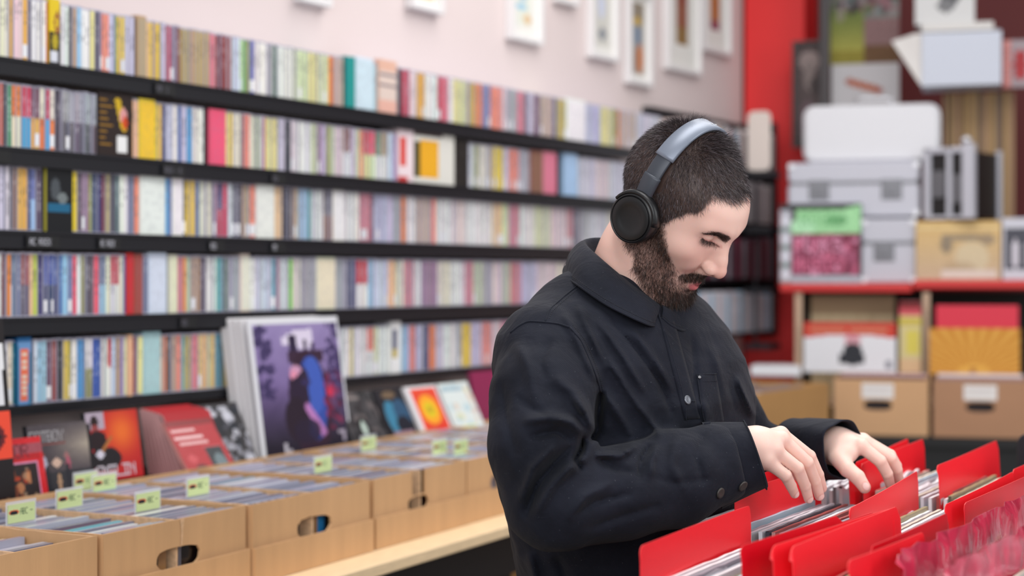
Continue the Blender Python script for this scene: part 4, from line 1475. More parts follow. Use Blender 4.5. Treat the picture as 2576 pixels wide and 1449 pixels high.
# cream sleeve and its neighbour on the red board
g = blank(30, 40, (.80, .70, .54))
for i in range(30):
    for j in range(40):
        g[i][j] = mixc((.84, .70, .46), (.78, .68, .58), i / 30)
fill(g, 12, 34, 7, 10, (.58, .52, .44)); ell(g, 14, 12, 3, 4, (.56, .50, .42)); ell(g, 26, 18, 8, 8, (.84, .78, .66), .7); ell(g, 33, 9, 4, 3, (.62, .54, .44)); ell(g, 20, 24, 8, 4, (.70, .60, .48), .6); fill(g, 12, 38, 25, 29, (.86, .80, .76)); fill(g, 0, 40, 3, 4, (.88, .80, .60)); speckle(g, rr, .02)
bpanel('record_sleeve', 2304, 2518, 556, 700, .655, .035, g, 'cream and tan printed record sleeve on the red board', 'record', z0=ZR + .003, edge=(.75, .66, .52))
g = blank(30, 20, (.80, .80, .84)); fill(g, 1, 19, 5, 25, (.30, .30, .34))
for k in range(3):
    ell(g, 5 + k * 6, 17, 1.6, 7, (.82, .80, .84))
bpanel('record_sleeve', 2522, 2640, 548, 700, .655, .03, g, 'grey and white record sleeve with pale upright figures, cut off by the frame', 'record', z0=ZR + .003)

# --- things above: white carton, poster, frame
g = blank(10, 14, (.74, .76, .82))
u0, w, za, zc = rb(2318, 2520, 78, 228, .60)
e = empty('white_carton', WB(u0, .60, zc2 + .004), AB)
tag(e, 'pale blue grey carton with its flap open, resting on the brown record spines', 'box')
m = MB(); m.box(0, w, 0, .20, 0, zc - zc2 - .006, (.77, .79, .84)); obj('carton_body', m, PAPER, e, bevel=.003)
m = MB(); m.add([(0, 0, .0), (-.105, .05, .19 * .9), (-.02, .02, zc - zc2 - .004), (0, 0, zc - zc2 - .008), (0, .004, .0), (-.105, .054, .19 * .9), (-.02, .024, zc - zc2 - .004), (0, .004, zc - zc2 - .008)],
                [(0, 1, 2, 3), (7, 6, 5, 4), (0, 4, 5, 1), (1, 5, 6, 2)], (.86, .85, .84)); obj('flap', m, PAPER, e)
g = blank(20, 26, (.80, .80, .80)); ell(g, 15, 6, 5, 6, (.30, .30, .32)); ell(g, 13, 12, 4, 3, (.45, .45, .46))
o = bpanel('white_carton', 2302, 2452, -60, 46, .56, .16, g, 'white carton with a small dark print, topmost above the blue grey carton', 'box', z0=zc + .034, edge=(.80, .80, .80))
m = MB(); m.add([(0, 0, 0), (w, 0, 0), (w * .62, .12, .034), (w * .1, .12, .034)], [(0, 1, 2, 3)], (.80, .79, .79))
m.add([(w * .0, .0, -.0015), (w, .0, -.0015), (w, .19, -.0015), (0, .19, -.0015)], [(3, 2, 1, 0)], (.80, .79, .79))
m.box(.0, w * .9, .02, .18, .0, .032, (.80, .79, .78))
o = obj('folded_lid', m, PAPER, loc=WB(u0, .60, zc + .0015), rz=AB)
tag(o, 'white folded lid lying between the two upper cartons', 'lid')
g = blank(18, 26, (.74, .73, .74))
for k in range(13):
    ell(g, 6 + k, 7 + k * .32, 1.1, 1.5, (.66, .34, .20) if k not in (0, 12) else (.58, .22, .14))
bpanel('sign_board', 2092, 2262, 160, 266, .20, .02, g, 'white board with a slanted rust red double arrow, above the stack of cases', 'sign', edge=(.74, .73, .74))
sg = bpy.data.objects['sign_board']
m = MB(); m.box(.01, .20, .002, .018, ZR + .003 - sg.location.z, -.0005, (.70, .70, .71)); obj('board_stand', m, PAPER, sg)
g = blank(44, 36, (.45, .42, .42))
for i in range(44):
    for j in range(36):
        if j < 18:
            g[i][j] = (.48, .42, .43) if i < 20 else (mixc((.36, .42, .18), (.62, .60, .26), (i - 20) / 18) if i < 38 else (.52, .48, .14))
        else:
            g[i][j] = (.26, .22, .22) if i < 16 else ((.42, .46, .44) if i < 24 else ((.50, .38, .38) if i < 36 else (.38, .26, .14)))
for _ in range(90):
    ell(g, rr.uniform(0, 36), rr.uniform(0, 22), rr.uniform(.8, 4), rr.uniform(.8, 3), rr.choice([(.55, .50, .50), (.55, .34, .38), (.14, .13, .14), (.30, .36, .20), (.40, .50, .50), (.30, .14, .16)]), .7)
speckle(g, rr, .03)
bpanel('poster', 2086, 2262, -90, 160, .20, .010, g, 'crowded green and brown poster above the white arrow board', 'poster', edge=(.3, .3, .3))
# dark framed picture and pole in the recess
u0, w, za, zc = rb(1994, 2074, 104, 372, .20)
e = empty('picture_frame', WB(u0, .20, za), AB)
tag(e, 'dark framed brown picture hanging in the red recess beside the pier', 'picture frame')
for a in ((0, .014, 0, zc - za), (w - .014, w, 0, zc - za), (.014, w - .014, 0, .014), (.014, w - .014, zc - za - .014, zc - za)):
    m = MB(); m.box(a[0], a[1], -.02, 0, a[2], a[3]); obj('frame', m, M('frame_dark', (.16, .10, .10), .5), e)
g = blank(40, 12, (.28, .23, .23)); ell(g, 6, 6, 5, 4, (.52, .46, .45)); ell(g, 6, 12, 3, 6, (.45, .40, .39)); ell(g, 5, 30, 4, 8, (.36, .28, .31)); ell(g, 9, 16, 3, 4, (.20, .16, .16))
m = MB(); m.grid(.014, w - .014, .014, zc - za - .014, -.006, g); m.box(.001, w - .001, -.004, -.001, .002, zc - za - .002, (.2, .15, .15)); obj('picture', m, PAPER, e)
m = MB()
ua = upx(2064, .22)
m.box(ua, ua + .036, -.02, .01, ZR, 3.2)
o = obj('upright_pole', m, M('pole_dark', (.20, .17, .18), .5), loc=WB(0, .22, 0), rz=AB)
tag(o, 'dark upright pole between the framed picture and the poster', 'pole')
g = blank(20, 10, (.62, .56, .58)); ell(g, 4, 10, 2, 6, (.66, .20, .22)); fill(g, 0, 2, 0, 20, (.80, .52, .50)); speckle(g, rr, .05)
bpanel('record_sleeve', 2524, 2620, 100, 232, .50, .02, g, 'grey and red printed sleeve beside the pale blue grey carton', 'record', z0=zc2 + .003)
# a low stack of white paper goods on the long counter's far end
m = MB(); m.box(0, .175, 0, .17, 0, .035, (.93, .93, .95))
o = obj('white_tray', m, PAPER, loc=WB(upx(1888, .74), .74, zb(945, .1, .74)), rz=AB, bevel=.003)
tag(o, 'flat white tray lying at the foot of the red pier', 'tray')

for k, (c, lab) in enumerate((((.86, .80, .80), 'pale magazine, lowest of three on the ochre carton'), ((.84, .66, .68), 'pink magazine, middle of three on the ochre carton'), ((.88, .84, .85), 'whitish magazine, topmost of three on the ochre carton'))):
    m = MB(); m.box(0, .21, 0, .28, 0, .011, c)
    o = obj('magazine', m, PAPER, loc=WL(2.15 + k * .006, .50 - k * .01, TZ + .1975 + k * .0115), rz=.04 * k)
    tag(o, lab, 'magazine', 'magazines on the ochre carton')

# =================================================================== record bins in front
BK = M('bin_black_metal', (.13, .135, .16), 0.42, spec=.4)
SHEETR = painted('divider_plastic', 0.36, spec=.25)
CRINK = M('crinkled_plastic', (.80, .20, .32), .16, spec=.8, bump=1.0, bscale=38, var=.38, vscale=34, alpha=.92, stretch=(1, 1, .45))
RZ = 1.172                      # tops of the records
DZ = 1.215                      # tops of the red dividers
LPH = .315


def ts(p):
    r = p - O
    return r.dot(D), r.dot(N)


# columns of the bins along the wall direction
COLS = [(-.665, -.270), (-.235, .165), (.205, .640)]
S0, S1 = 1.475, 2.42
zb0 = RZ - LPH - .004
e = empty('record_browser', WL(COLS[0][0] - .02, S1 + .02, 0), AW)
tag(e, 'black metal record browser filled with records and red dividers', 'record browser')
L = COLS[-1][1] - COLS[0][0] + .04
XB = COLS[1][0] - COLS[0][0] + .0     # the first column is shorter: the man stands in the corner
YA = S1 - 1.63 + .02
m = MB(); m.box(0, XB, 0, YA, zb0 - .025, zb0); obj('bin_floor', m, BK, e)
m = MB(); m.box(XB + .0005, L, 0, S1 - S0 + .04, zb0 - .025, zb0); obj('bin_floor', m, BK, e)
for x in (0, COLS[1][0] - COLS[0][0] + .02 - .020, COLS[2][0] - COLS[0][0] + .02 - .022, L - .012):
    m = MB(); m.box(x, x + .010, .010, (YA if x == 0 else S1 - S0 + .03), zb0, RZ - .13); obj('partition', m, BK, e)
m = MB(); m.box(0, L, 0, .009, zb0, RZ - .10); obj('end_panel', m, BK, e)
m = MB(); m.box(.0105, XB - .021, YA - .009, YA, zb0, RZ - .10); obj('end_panel', m, BK, e)
m = MB(); m.box(XB, L, S1 - S0 + .031, S1 - S0 + .04, zb0, RZ - .10); obj('end_panel', m, BK, e)
for x in (.02, L - .07):
    for y in (.03, (YA - .06) if x < .1 else S1 - S0 - .03):
        m = MB(); m.box(x, x + .045, y, y + .045, 0, zb0 - .026); obj('leg', m, BK, e)
m = MB(); m.box(.02, L - .02, .05, YA - .05, .20, .225); obj('lower_shelf', m, BK, e)
# far end plate that rises above the records
p = atz(2530, 1122, 1.19)
t_, s_ = ts(p)
rng_ = 0
m = MB()
m.rbox(0, .012, -.36, .005, 0, .36, .02, axis='x')
o = obj('end_plate', m, BK, e, smooth=True, sharp=40)
o.location = (t_ + .02 - (COLS[0][0] - .02), (S1 + .02) - s_ - .02, zb0)

DIVS = [  # picture corners of the top edge (left, right), label, kind
    (1608, 1374, 1890, 1271, 'red divider with a curled clear corner, in front of the man\'s sleeve buttons', 0),
    (1847, 1240, 2066, 1174, 'red divider directly under the hand with three fingers spread', 0),
    (1905, 1196, 2040, 1156, 'red divider edge just showing behind the hand with three fingers spread', 0),
    (2139, 1280, 2306, 1184, 'red divider under the fingertips of the thumb-down hand', 0),
    (2128, 1172, 2288, 1103, 'short red divider highest behind the hands', 0),
    (2168, 1168, 2322, 1104, 'red divider with a torn clear corner, behind the hands', 0),
    (2354, 1171, 2511, 1108, 'tall red divider before the black end plate', 0),
    (1858, 1373, 2204, 1268, 'deep red divider with a raised tab, behind the two rounded ones', 1),
    (1934, 1374, 2252, 1278, 'first of the two round cornered red dividers', 0),
    (1993, 1378, 2256, 1272, 'second of the two round cornered red dividers, above the white records', 0),
    (2146, 1392, 2385, 1290, 'broad deep red divider with a torn tab', 2),
    (2378, 1270, 2548, 1186, 'deep red divider continuing beside the yellow edged records', 0),
    (2552, 1182, 2700, 1120, 'red divider cut off by the frame beside the striped records', 0),
    (2428, 1266, 2700, 1142, 'wine red divider behind the crinkled clear sleeves', 1),
    (2128, 1410, 2330, 1338, 'red divider lowest before the crinkled sleeves', 0),
    (2256, 1394, 2620, 1228, 'pink red divider wrapped in crinkled clear plastic', 3),
    (2380, 1425, 2760, 1240, 'cloudy pink divider in crinkled plastic at the frame corner', 3),
]
rr = random.Random(9)
occupied = [[], [], []]
REDC = [(.97, .13, .18), (.86, .03, .12), (.84, .02, .11), (.76, .17, .29)]
for x0, y0, x1, y1, lab, kind in DIVS:
    a, b = atz(x0, y0, DZ), atz(x1, y1, DZ)
    d = b - a
    ang = math.atan2(d.y, d.x)
    w = d.length
    t0, s0 = ts(a)
    ci = 0 if t0 < -.42 else (1 if t0 < .02 else 2)
    occupied[ci].append((s0 + ts(b)[1]) / 2)
    lean = rr.uniform(-.05, .10)
    h = .34
    c = REDC[kind]
    # sheet with rounded upper corners, bent a little; x along, z up from the top edge down
    nx = 26
    r = .008 if kind != 0 or 'round' not in lab else .014
    xs = [w * (.5 - .5 * math.cos(math.pi * j / nx)) for j in range(nx + 1)]
    nz_ = [rr.uniform(-1, 1) for _ in range(nx + 1)]
    m = MB()
    th = .0009
    front, back = [], []
    nz = 10
    for i in range(nz + 1):
        for j in range(nx + 1):
            x = xs[j]
            z = -h * (1 - i / nz)
            dxe = min(x, w - x)
            top = 0.0
            if dxe < r:
                top = -(r - math.sqrt(max(0, r * r - (r - dxe) ** 2)))
            if kind == 1 and x > w * .70:
                top -= .010
            if kind == 2 and x < w * .16:
                top -= .018
            zz = z if i < nz else top
            if i == nz - 1:
                zz = z * .45
            y = .0025 * math.sin(x / w * 3.1 + x0) * (1 + z / h) + lean * z
            if kind == 3:
                y += .003 * math.sin(x * 43 + z * 60 + x1) + .003 * nz_[(j * 7 + i * 3) % nx]
                zz += .003 * nz_[j] if i == nz else 0
            front.append((x, y, zz))
            back.append((x, y + th, zz))
    k = len(front)
    fs, cs = [], []
    for i in range(nz):
        for j in range(nx):
            q = i * (nx + 1) + j
            fs.append((q, q + 1, q + nx + 2, q + nx + 1)); cs.append(c)
            fs.append((k + q, k + q + nx + 1, k + q + nx + 2, k + q + 1)); cs.append(c)
    for j in range(nx):
        q = nz * (nx + 1) + j
        fs.append((q, q + 1, k + q + 1, k + q)); cs.append(mixc(c, (1, .5, .45), .5))
    for i in range(nz):
        for q, o_ in ((i * (nx + 1), 0), (i * (nx + 1) + nx, 1)):
            fs.append((q, q + nx + 1, k + q + nx + 1, k + q)); cs.append(mixc(c, (1, .5, .45), .3))
    m.add(front + back, fs, cs)
    o = obj('record_divider', m, CRINK if kind == 3 else SHEETR, loc=a, rz=ang, smooth=True, sharp=50)
    tag(o, lab, 'divider', 'red dividers in the record browser')

# the records, sleeve by sleeve
SLV = painted('record_sleeve_edges', 0.5, spec=.35)


def rec_mesh(name, c, w=.315, t=.0050, crinkle=0.0, seed=0, mouth=None):
    r_ = random.Random(seed)
    m = MB()
    n = 14
    zt = [LPH + (r_.uniform(-1, 1) * crinkle) for _ in range(n + 1)]
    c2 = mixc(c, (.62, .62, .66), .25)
    for i in range(n):
        x0, x1 = w * i / n, w * (i + 1) / n
        y0, y1 = (r_.uniform(-1, 1) * crinkle * .3 if crinkle else 0), 0
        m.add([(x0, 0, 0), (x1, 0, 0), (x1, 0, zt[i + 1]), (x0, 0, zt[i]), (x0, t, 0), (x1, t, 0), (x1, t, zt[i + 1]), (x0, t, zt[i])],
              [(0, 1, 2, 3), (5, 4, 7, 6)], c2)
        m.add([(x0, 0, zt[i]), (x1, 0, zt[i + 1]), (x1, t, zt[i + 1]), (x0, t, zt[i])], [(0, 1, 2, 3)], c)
    for x in (0, w):
        for k in range(6):
            z0, z1 = LPH * k / 6, LPH * (k + 1) / 6
            cc = c if r_.random() < .6 else mixc(c, r_.choice([(.15, .15, .18), (.8, .8, .8)]), .5)
            m.add([(x, 0, z0), (x, t, z0), (x, t, min(z1, zt[0])), (x, 0, min(z1, zt[0]))], [(0, 1, 2, 3)], cc)
    return m.mesh(name, SLV)


pal = [('white', (.97, .97, .98)), ('pale grey', (.88, .88, .91)), ('cream', (.88, .85, .78)), ('grey', (.62, .62, .66)), ('light blue', (.70, .82, .88)), ('dark', (.24, .23, .27)),
       ('amber', (.93, .70, .28)), ('mint', (.74, .84, .78)), ('pink', (.90, .68, .74)), ('khaki', (.62, .60, .44)), ('blue', (.24, .34, .60)), ('rusty red', (.68, .32, .30)), ('yellow', (.88, .84, .52))]
RMESH = {n: [rec_mesh('record_sleeve', c, seed=k * 3 + j, crinkle=.0006) for j in range(2)] for k, (n, c) in enumerate(pal)}
CRK = [rec_mesh('record_sleeve', (.93, .92, .94), crinkle=.0035, seed=50 + j, t=.0055) for j in range(4)]
weights = ['white'] * 6 + ['pale grey'] * 4 + ['cream'] * 3 + ['grey'] * 2 + ['light blue', 'dark', 'khaki', 'rusty red']
special = {(2, 9): 'amber', (2, 10): 'amber', (2, 11): 'mint', (2, 12): 'mint', (2, 13): 'pink', (2, 14): 'cream', (1, 12): 'light blue', (1, 13): 'white', (0, 10): 'dark', (0, 11): 'dark', (0, 14): 'blue', (1, 3): 'yellow', (1, 4): 'blue'}
CNAME = ['column beside the man', 'middle bin column', 'far bin column']
for ci, (ta, tb) in enumerate(COLS):
    x0 = ta + ((tb - ta) - .315) / 2 + (.025, .030, .03)[ci]
    s = S1 - .03
    n = 0
    occ = sorted(occupied[ci], reverse=True)
    while s > (1.665 if ci == 0 else S0 + .03):
        step = rr.choice((.0062, .0068, .0075, .0095))
        # leave the slots that the dividers stand in
        if any(abs(s - q - .002) < .0042 for q in occ):
            s -= .004
            continue
        crk = rr.random() < (.30 if s > 1.86 else .14) or (ci == 2 and 1.50 < s < 1.62)
        name = special.get((ci, n)) or rr.choice(weights)
        # plane of the dividers is turned slightly against the column
        me = rr.choice(CRK) if crk else rr.choice(RMESH[name])
        dz = rr.uniform(-.006, .003)
        o = obj('record_sleeve', me, None, loc=WL(x0 + rr.uniform(-.004, .004), s, zb0 + .001))
        o.rotation_euler = (-.02 + rr.uniform(-.014, .014), 0, .045 + rr.uniform(-.008, .008))
        o.scale = (1, 1, 1 + dz / LPH)
        if crk:
            tag(o, 'record in crinkled clear sleeve, %s from the camera end, %s' % (ordinal(n + 1), CNAME[ci]), 'record', 'crinkled record sleeves in the %s' % CNAME[ci])
        elif name in ('white', 'pale grey', 'cream', 'grey'):
            tag(o, '%s edged record, %s from the camera end, %s' % (name, ordinal(n + 1), CNAME[ci]), 'record', '%s records in the %s' % (name, CNAME[ci]))
        else:
            tag(o, '%s edged record, %s from the camera end, %s' % (name, ordinal(n + 1), CNAME[ci]), 'record', 'coloured records in the %s' % CNAME[ci])
        s -= step
        n += 1

# =================================================================== distance-field modelling (for the figure)
def V3(*a):
    return np.array(a, dtype=np.float32)


def smin(a, b, k):
    h = np.clip(0.5 + 0.5 * (b - a) / k, 0, 1)
    return b * (1 - h) + a * h - k * h * (1 - h)


def smax(a, b, k):
    return -smin(-a, -b, k)


def f_ell(P, c, r, R=None):
    q = P - V3(*c)
    if R is not None:
        q = q @ R
    r = V3(*r)
    k0 = np.linalg.norm(q / r, axis=1)
    k1 = np.linalg.norm(q / (r * r), axis=1) + 1e-9
    return k0 * (k0 - 1.0) / k1


def f_cap(P, a, b, ra, rb=None):
    rb = ra if rb is None else rb
    a, b = V3(*a), V3(*b)
    d = b - a
    t = np.clip(((P - a) @ d) / max(1e-9, float(d @ d)), 0, 1)
    return np.linalg.norm(P - a - t[:, None] * d, axis=1) - (ra + (rb - ra) * t)


def f_chain(P, pts, k=0.0):
    """pts: [(xyz, r)...]"""
    d = None
    for (a, ra), (b, rb) in zip(pts[:-1], pts[1:]):
        e = f_cap(P, a, b, ra, rb)
        d = e if d is None else (smin(d, e, k) if k else np.minimum(d, e))
    return d


def surface(fn, lo, hi, h, B=12):
    """surface nets on the zero set of fn, evaluated only near the surface"""
    lo, hi = np.array(lo, float), np.array(hi, float)
    n = (np.ceil((hi - lo) / h / B).astype(int)) * B + 1
    nb = (n - 1) // B
    ax = [lo[i] + h * np.arange(n[i]) for i in range(3)]
    # coarse pass
    cb = [lo[i] + h * B * (np.arange(nb[i]) + .5) for i in range(3)]
    G = np.stack(np.meshgrid(*cb, indexing='ij'), -1).reshape(-1, 3).astype(np.float32)
    dc = fn(G).reshape(nb)
    rad = h * B * 0.87 * 1.5 + h
    F_ = np.repeat(np.repeat(np.repeat(np.sign(dc) * 1.0, B, 0), B, 1), B, 2)
    Fv = np.ones(n, dtype=np.float32)
    Fv[:-1, :-1, :-1] = F_
    act = np.argwhere(np.abs(dc) < rad)
    o = np.stack(np.meshgrid(*[np.arange(B + 1)] * 3, indexing='ij'), -1).reshape(-1, 3)
    for i in range(0, len(act), 300):
        ids = (act[i:i + 300, None, :] * B + o[None]).reshape(-1, 3)
        P = (lo + ids * h).astype(np.float32)
        Fv[ids[:, 0], ids[:, 1], ids[:, 2]] = fn(P)
    S = Fv < 0
    # cells with a sign change
    c = np.zeros(tuple(np.array(S.shape) - 1), dtype=np.int8)
    for dx in (0, 1):
        for dy in (0, 1):
            for dz in (0, 1):
                c += S[dx:S.shape[0] - 1 + dx, dy:S.shape[1] - 1 + dy, dz:S.shape[2] - 1 + dz]
    cells = np.argwhere((c > 0) & (c < 8))
    idx = -np.ones(c.shape, dtype=np.int32)
    idx[cells[:, 0], cells[:, 1], cells[:, 2]] = np.arange(len(cells))
    acc = np.zeros((len(cells), 3))
    cnt = np.zeros(len(cells))
    corners = [(x, y, z) for x in (0, 1) for y in (0, 1) for z in (0, 1)]
    for a in corners:
        for k in range(3):
            if a[k] == 0:
                b = list(a)
                b[k] = 1
                va = Fv[cells[:, 0] + a[0], cells[:, 1] + a[1], cells[:, 2] + a[2]]
                vb = Fv[cells[:, 0] + b[0], cells[:, 1] + b[1], cells[:, 2] + b[2]]
                m_ = (va < 0) != (vb < 0)
                t = np.where(m_, va / np.where(va == vb, 1, va - vb), 0)
                p = np.tile(np.array(a, float), (len(cells), 1))
                p[:, k] += t
                acc[m_] += p[m_]
                cnt[m_] += 1
    verts = lo + (cells + acc / np.maximum(cnt, 1)[:, None]) * h
    quads = []
    for k in range(3):
        a, b = [(1, 2), (2, 0), (0, 1)][k]
        sl0 = [slice(1, -1)] * 3
        sl0[k] = slice(0, -1)
        sl1 = [slice(1, -1)] * 3
        sl1[k] = slice(1, None)
        A_, B_ = S[tuple(sl0)], S[tuple(sl1)]
        e = np.argwhere(A_ != B_)
        flip = A_[e[:, 0], e[:, 1], e[:, 2]]
        base = e + 1
        base[:, k] -= 1
        def ix(da, db):
            q = base.copy()
            q[:, a] -= da
            q[:, b] -= db
            return idx[q[:, 0], q[:, 1], q[:, 2]]
        q = np.stack([ix(1, 1), ix(0, 1), ix(0, 0), ix(1, 0)], 1)
        q[~flip] = q[~flip][:, ::-1]
        quads.append(q)
    quads = np.concatenate(quads)
    quads = quads[(quads >= 0).all(1)]
    return verts, quads


def np_mesh(name, verts, faces, mats, cols=None, smooth=True):
    me = bpy.data.meshes.new(name)
    me.vertices.add(len(verts))
    me.vertices.foreach_set('co', np.asarray(verts, dtype=np.float32).ravel())
    faces = np.asarray(faces, dtype=np.int32)
    k = faces.shape[1]
    me.loops.add(faces.size)
    me.loops.foreach_set('vertex_index', faces.ravel())
    me.polygons.add(len(faces))
    me.polygons.foreach_set('loop_start', np.arange(0, faces.size, k, dtype=np.int32))
    me.update(calc_edges=True)
    me.validate()
    for m in (mats if isinstance(mats, (list, tuple)) else [mats]):
        me.materials.append(m)
    if cols is not None:
        ca = me.color_attributes.new('Col', 'FLOAT_COLOR', 'POINT')
        c = np.ones((len(verts), 4), dtype=np.float32)
        c[:, :3] = cols
        ca.data.foreach_set('color', c.ravel())
    if smooth:
        me.polygons.foreach_set('use_smooth', np.ones(len(me.polygons), dtype=bool))
    me.update()
    return me


def nlin(c):
    return np.array(lin(c), dtype=np.float32)


def C3(px, py, Z):
    """camera-frame coordinates of a picture point at depth Z"""
    return ((px - 1288.0) / F * Z, Z, HC - (py - HOR) / F * Z)


def toface(P):
    return P


def sst(e0, e1, x):
    t = np.clip((x - e0) / (e1 - e0), 0, 1)
    return t * t * (3 - 2 * t)


def vnoise(P, s, seed=0):
    """cheap smooth noise from warped sines"""
    r = np.random.RandomState(seed)
    v = np.zeros(len(P), dtype=np.float32)
    for k in range(5):
        d = r.normal(size=3)
        d /= np.linalg.norm(d)
        v += np.sin((P @ d.astype(np.float32)) * s * (1 + .35 * k) + r.uniform(0, 6.28) + 1.3 * np.sin((P @ r.normal(size=3).astype(np.float32)) * s * .6))
    return v / 5


# ------------------------------------------------------------------ head
yaw, pit, rol, HS = -0.5846, 0.7113, 0.1263, 0.9664
HO = np.array([0.2214, 2.30, 1.5935], dtype=np.float32)
_cy, _sy, _cp, _sp, _cr, _sr = math.cos(yaw), math.sin(yaw), math.cos(pit), math.sin(pit), math.cos(rol), math.sin(rol)
HR = (np.array([[_cy, -_sy, 0], [_sy, _cy, 0], [0, 0, 1]]) @ np.array([[_cp, 0, _sp], [0, 1, 0], [-_sp, 0, _cp]]) @ np.array([[1, 0, 0], [0, _cr, -_sr], [0, _sr, _cr]])).astype(np.float32)


def h2c(p):
    return HO + HS * (HR @ np.array(p, dtype=np.float32))


def headf(Q):
    """Q in head coordinates: x to the face, y to the left ear, z up"""
    A = Q.copy()
    A[:, 1] = np.abs(A[:, 1])
    d = f_ell(Q, (-.002, 0, .048), (.095, .0755, .081))
    d = smin(d, f_ell(Q, (-.042, 0, .030), (.046, .058, .050)), .02)
    d = smin(d, f_ell(Q, (.036, 0, .050), (.0585, .0640, .058)), .02)
    d = smin(d, f_ell(Q, (.045, 0, .010), (.050, .060, .050)), .02)           # mid face
    d = smin(d, f_ell(A, (.030, .040, -.005), (.040, .026, .045)), .02)        # cheeks to temple
    d = smin(d, f_ell(Q, (.044, 0, -.052), (.043, .038, .040)), .02)           # muzzle
    d = smin(d, f_cap(A, (.002, .050, -.043), (.066, .018, -.084), .017, .016), .022)   # jaw line
    d = smin(d, f_cap(A, (-.004, .057, .0), (.000, .053, -.046), .018, .018), .02)
    d = smin(d, f_cap(Q, (.071, -.008, -.087), (.071, .008, -.087), .0185), .012)       # chin
    d = smin(d, f_cap(A, (.0875, .006, .0365), (.074, .042, .037), .0120, .0105), .013)    # brow ridge
    d = smin(d, f_ell(A, (.060, .044, -.008), (.024, .020, .018)), .016)       # cheek bone
    d = smax(d, Q[:, 0] * .57 + Q[:, 2] * .82 - .1045, .02)
    d = smin(d, f_ell(A, (.068, .026, -.022), (.022, .022, .024)), .014)
    # eye sockets
    d = smax(d, -f_ell(A, (.104, .032, .0215), (.026, .020, .0115)), .014)
    eye = f_ell(A, (.0735, .0310, .0220), (.0132, .0165, .0110))
    d = smin(d, eye, .006)
    d = smax(d, -f_cap(A, (.0895, .022, .0280), (.078, .046, .0285), .0004), .0020)           # fold above the lid
    # nose
    d = smin(d, f_ell(Q, (.088, 0, -.010), (.020, .0135, .024)), .008)
    d = smin(d, f_cap(Q, (.0865, 0, .028), (.1045, 0, -.006), .0075, .0085), .010)
    d = smin(d, f_cap(Q, (.1045, 0, -.006), (.1120, 0, -.0175), .0085, .0098), .006)
    d = smin(d, f_ell(A, (.1020, .0120, -.0215), (.0105, .0065, .0080)), .0065)
    d = smin(d, f_cap(Q, (.1130, 0, -.0225), (.1010, 0, -.0300), .0060, .0055), .006)
    d = smax(d, -f_ell(A, (.1060, .0068, -.0305), (.0060, .0030, .0045)), .003)
    d = smax(d, -f_cap(A, (.0940, .0195, -.0170), (.0880, .0200, -.0290), .0004), .0025)
    # mouth
    d = smin(d, f_cap(Q, (.0900, 0, -.0360), (.0890, 0, -.0480), .0080, .0070), .008)
    d = smin(d, f_cap(A, (.0930, .002, -.0530), (.0790, .0230, -.0560), .0056, .0030), .005)
    d = smin(d, f_cap(A, (.0915, .000, -.0625), (.0790, .0205, -.0580), .0070, .0036), .005)
    d = smax(d, -f_cap(A, (.0990, .0, -.0578), (.0820, .0250, -.0575), .0006), .0028)
    d = smax(d, -f_ell(Q, (.0945, 0, -.0740), (.010, .020, .0050)), .008)
    # ears
    e = f_ell(A, (-.008, .079, .000), (.017, .006, .030))
    e = smax(e, -f_ell(A, (-.005, .086, .002), (.010, .006, .020)), .004)
    d = smin(d, e, .006)
    return d


NECK = [(C3(1650, 560, 2.34), .058), (C3(1618, 650, 2.335), .061), (C3(1592, 730, 2.345), .064), (C3(1560, 800, 2.36), .085)]


def head_neck(P):
    Q = ((P - HO) @ HR) / HS
    d = headf(Q.astype(np.float32)) * HS
    n = f_chain(P, NECK, .02)
    throat = f_cap(P, tuple(h2c((.045, 0, -.075))), C3(1650, 800, 2.32), .022, .030)
    n = smin(n, throat, .03)
    # cord of the neck behind the ear
    n = smin(n, f_cap(P, tuple(h2c((-.030, -.055, -.020))), C3(1640, 775, 2.285), .013, .012), .022)
    d = smin(d, n, .026)
    return d


import time as _time
_t0 = _time.time()
hv, hf = surface(head_neck, (.05, 2.14, 1.37), (.40, 2.50, 1.80), .0017)


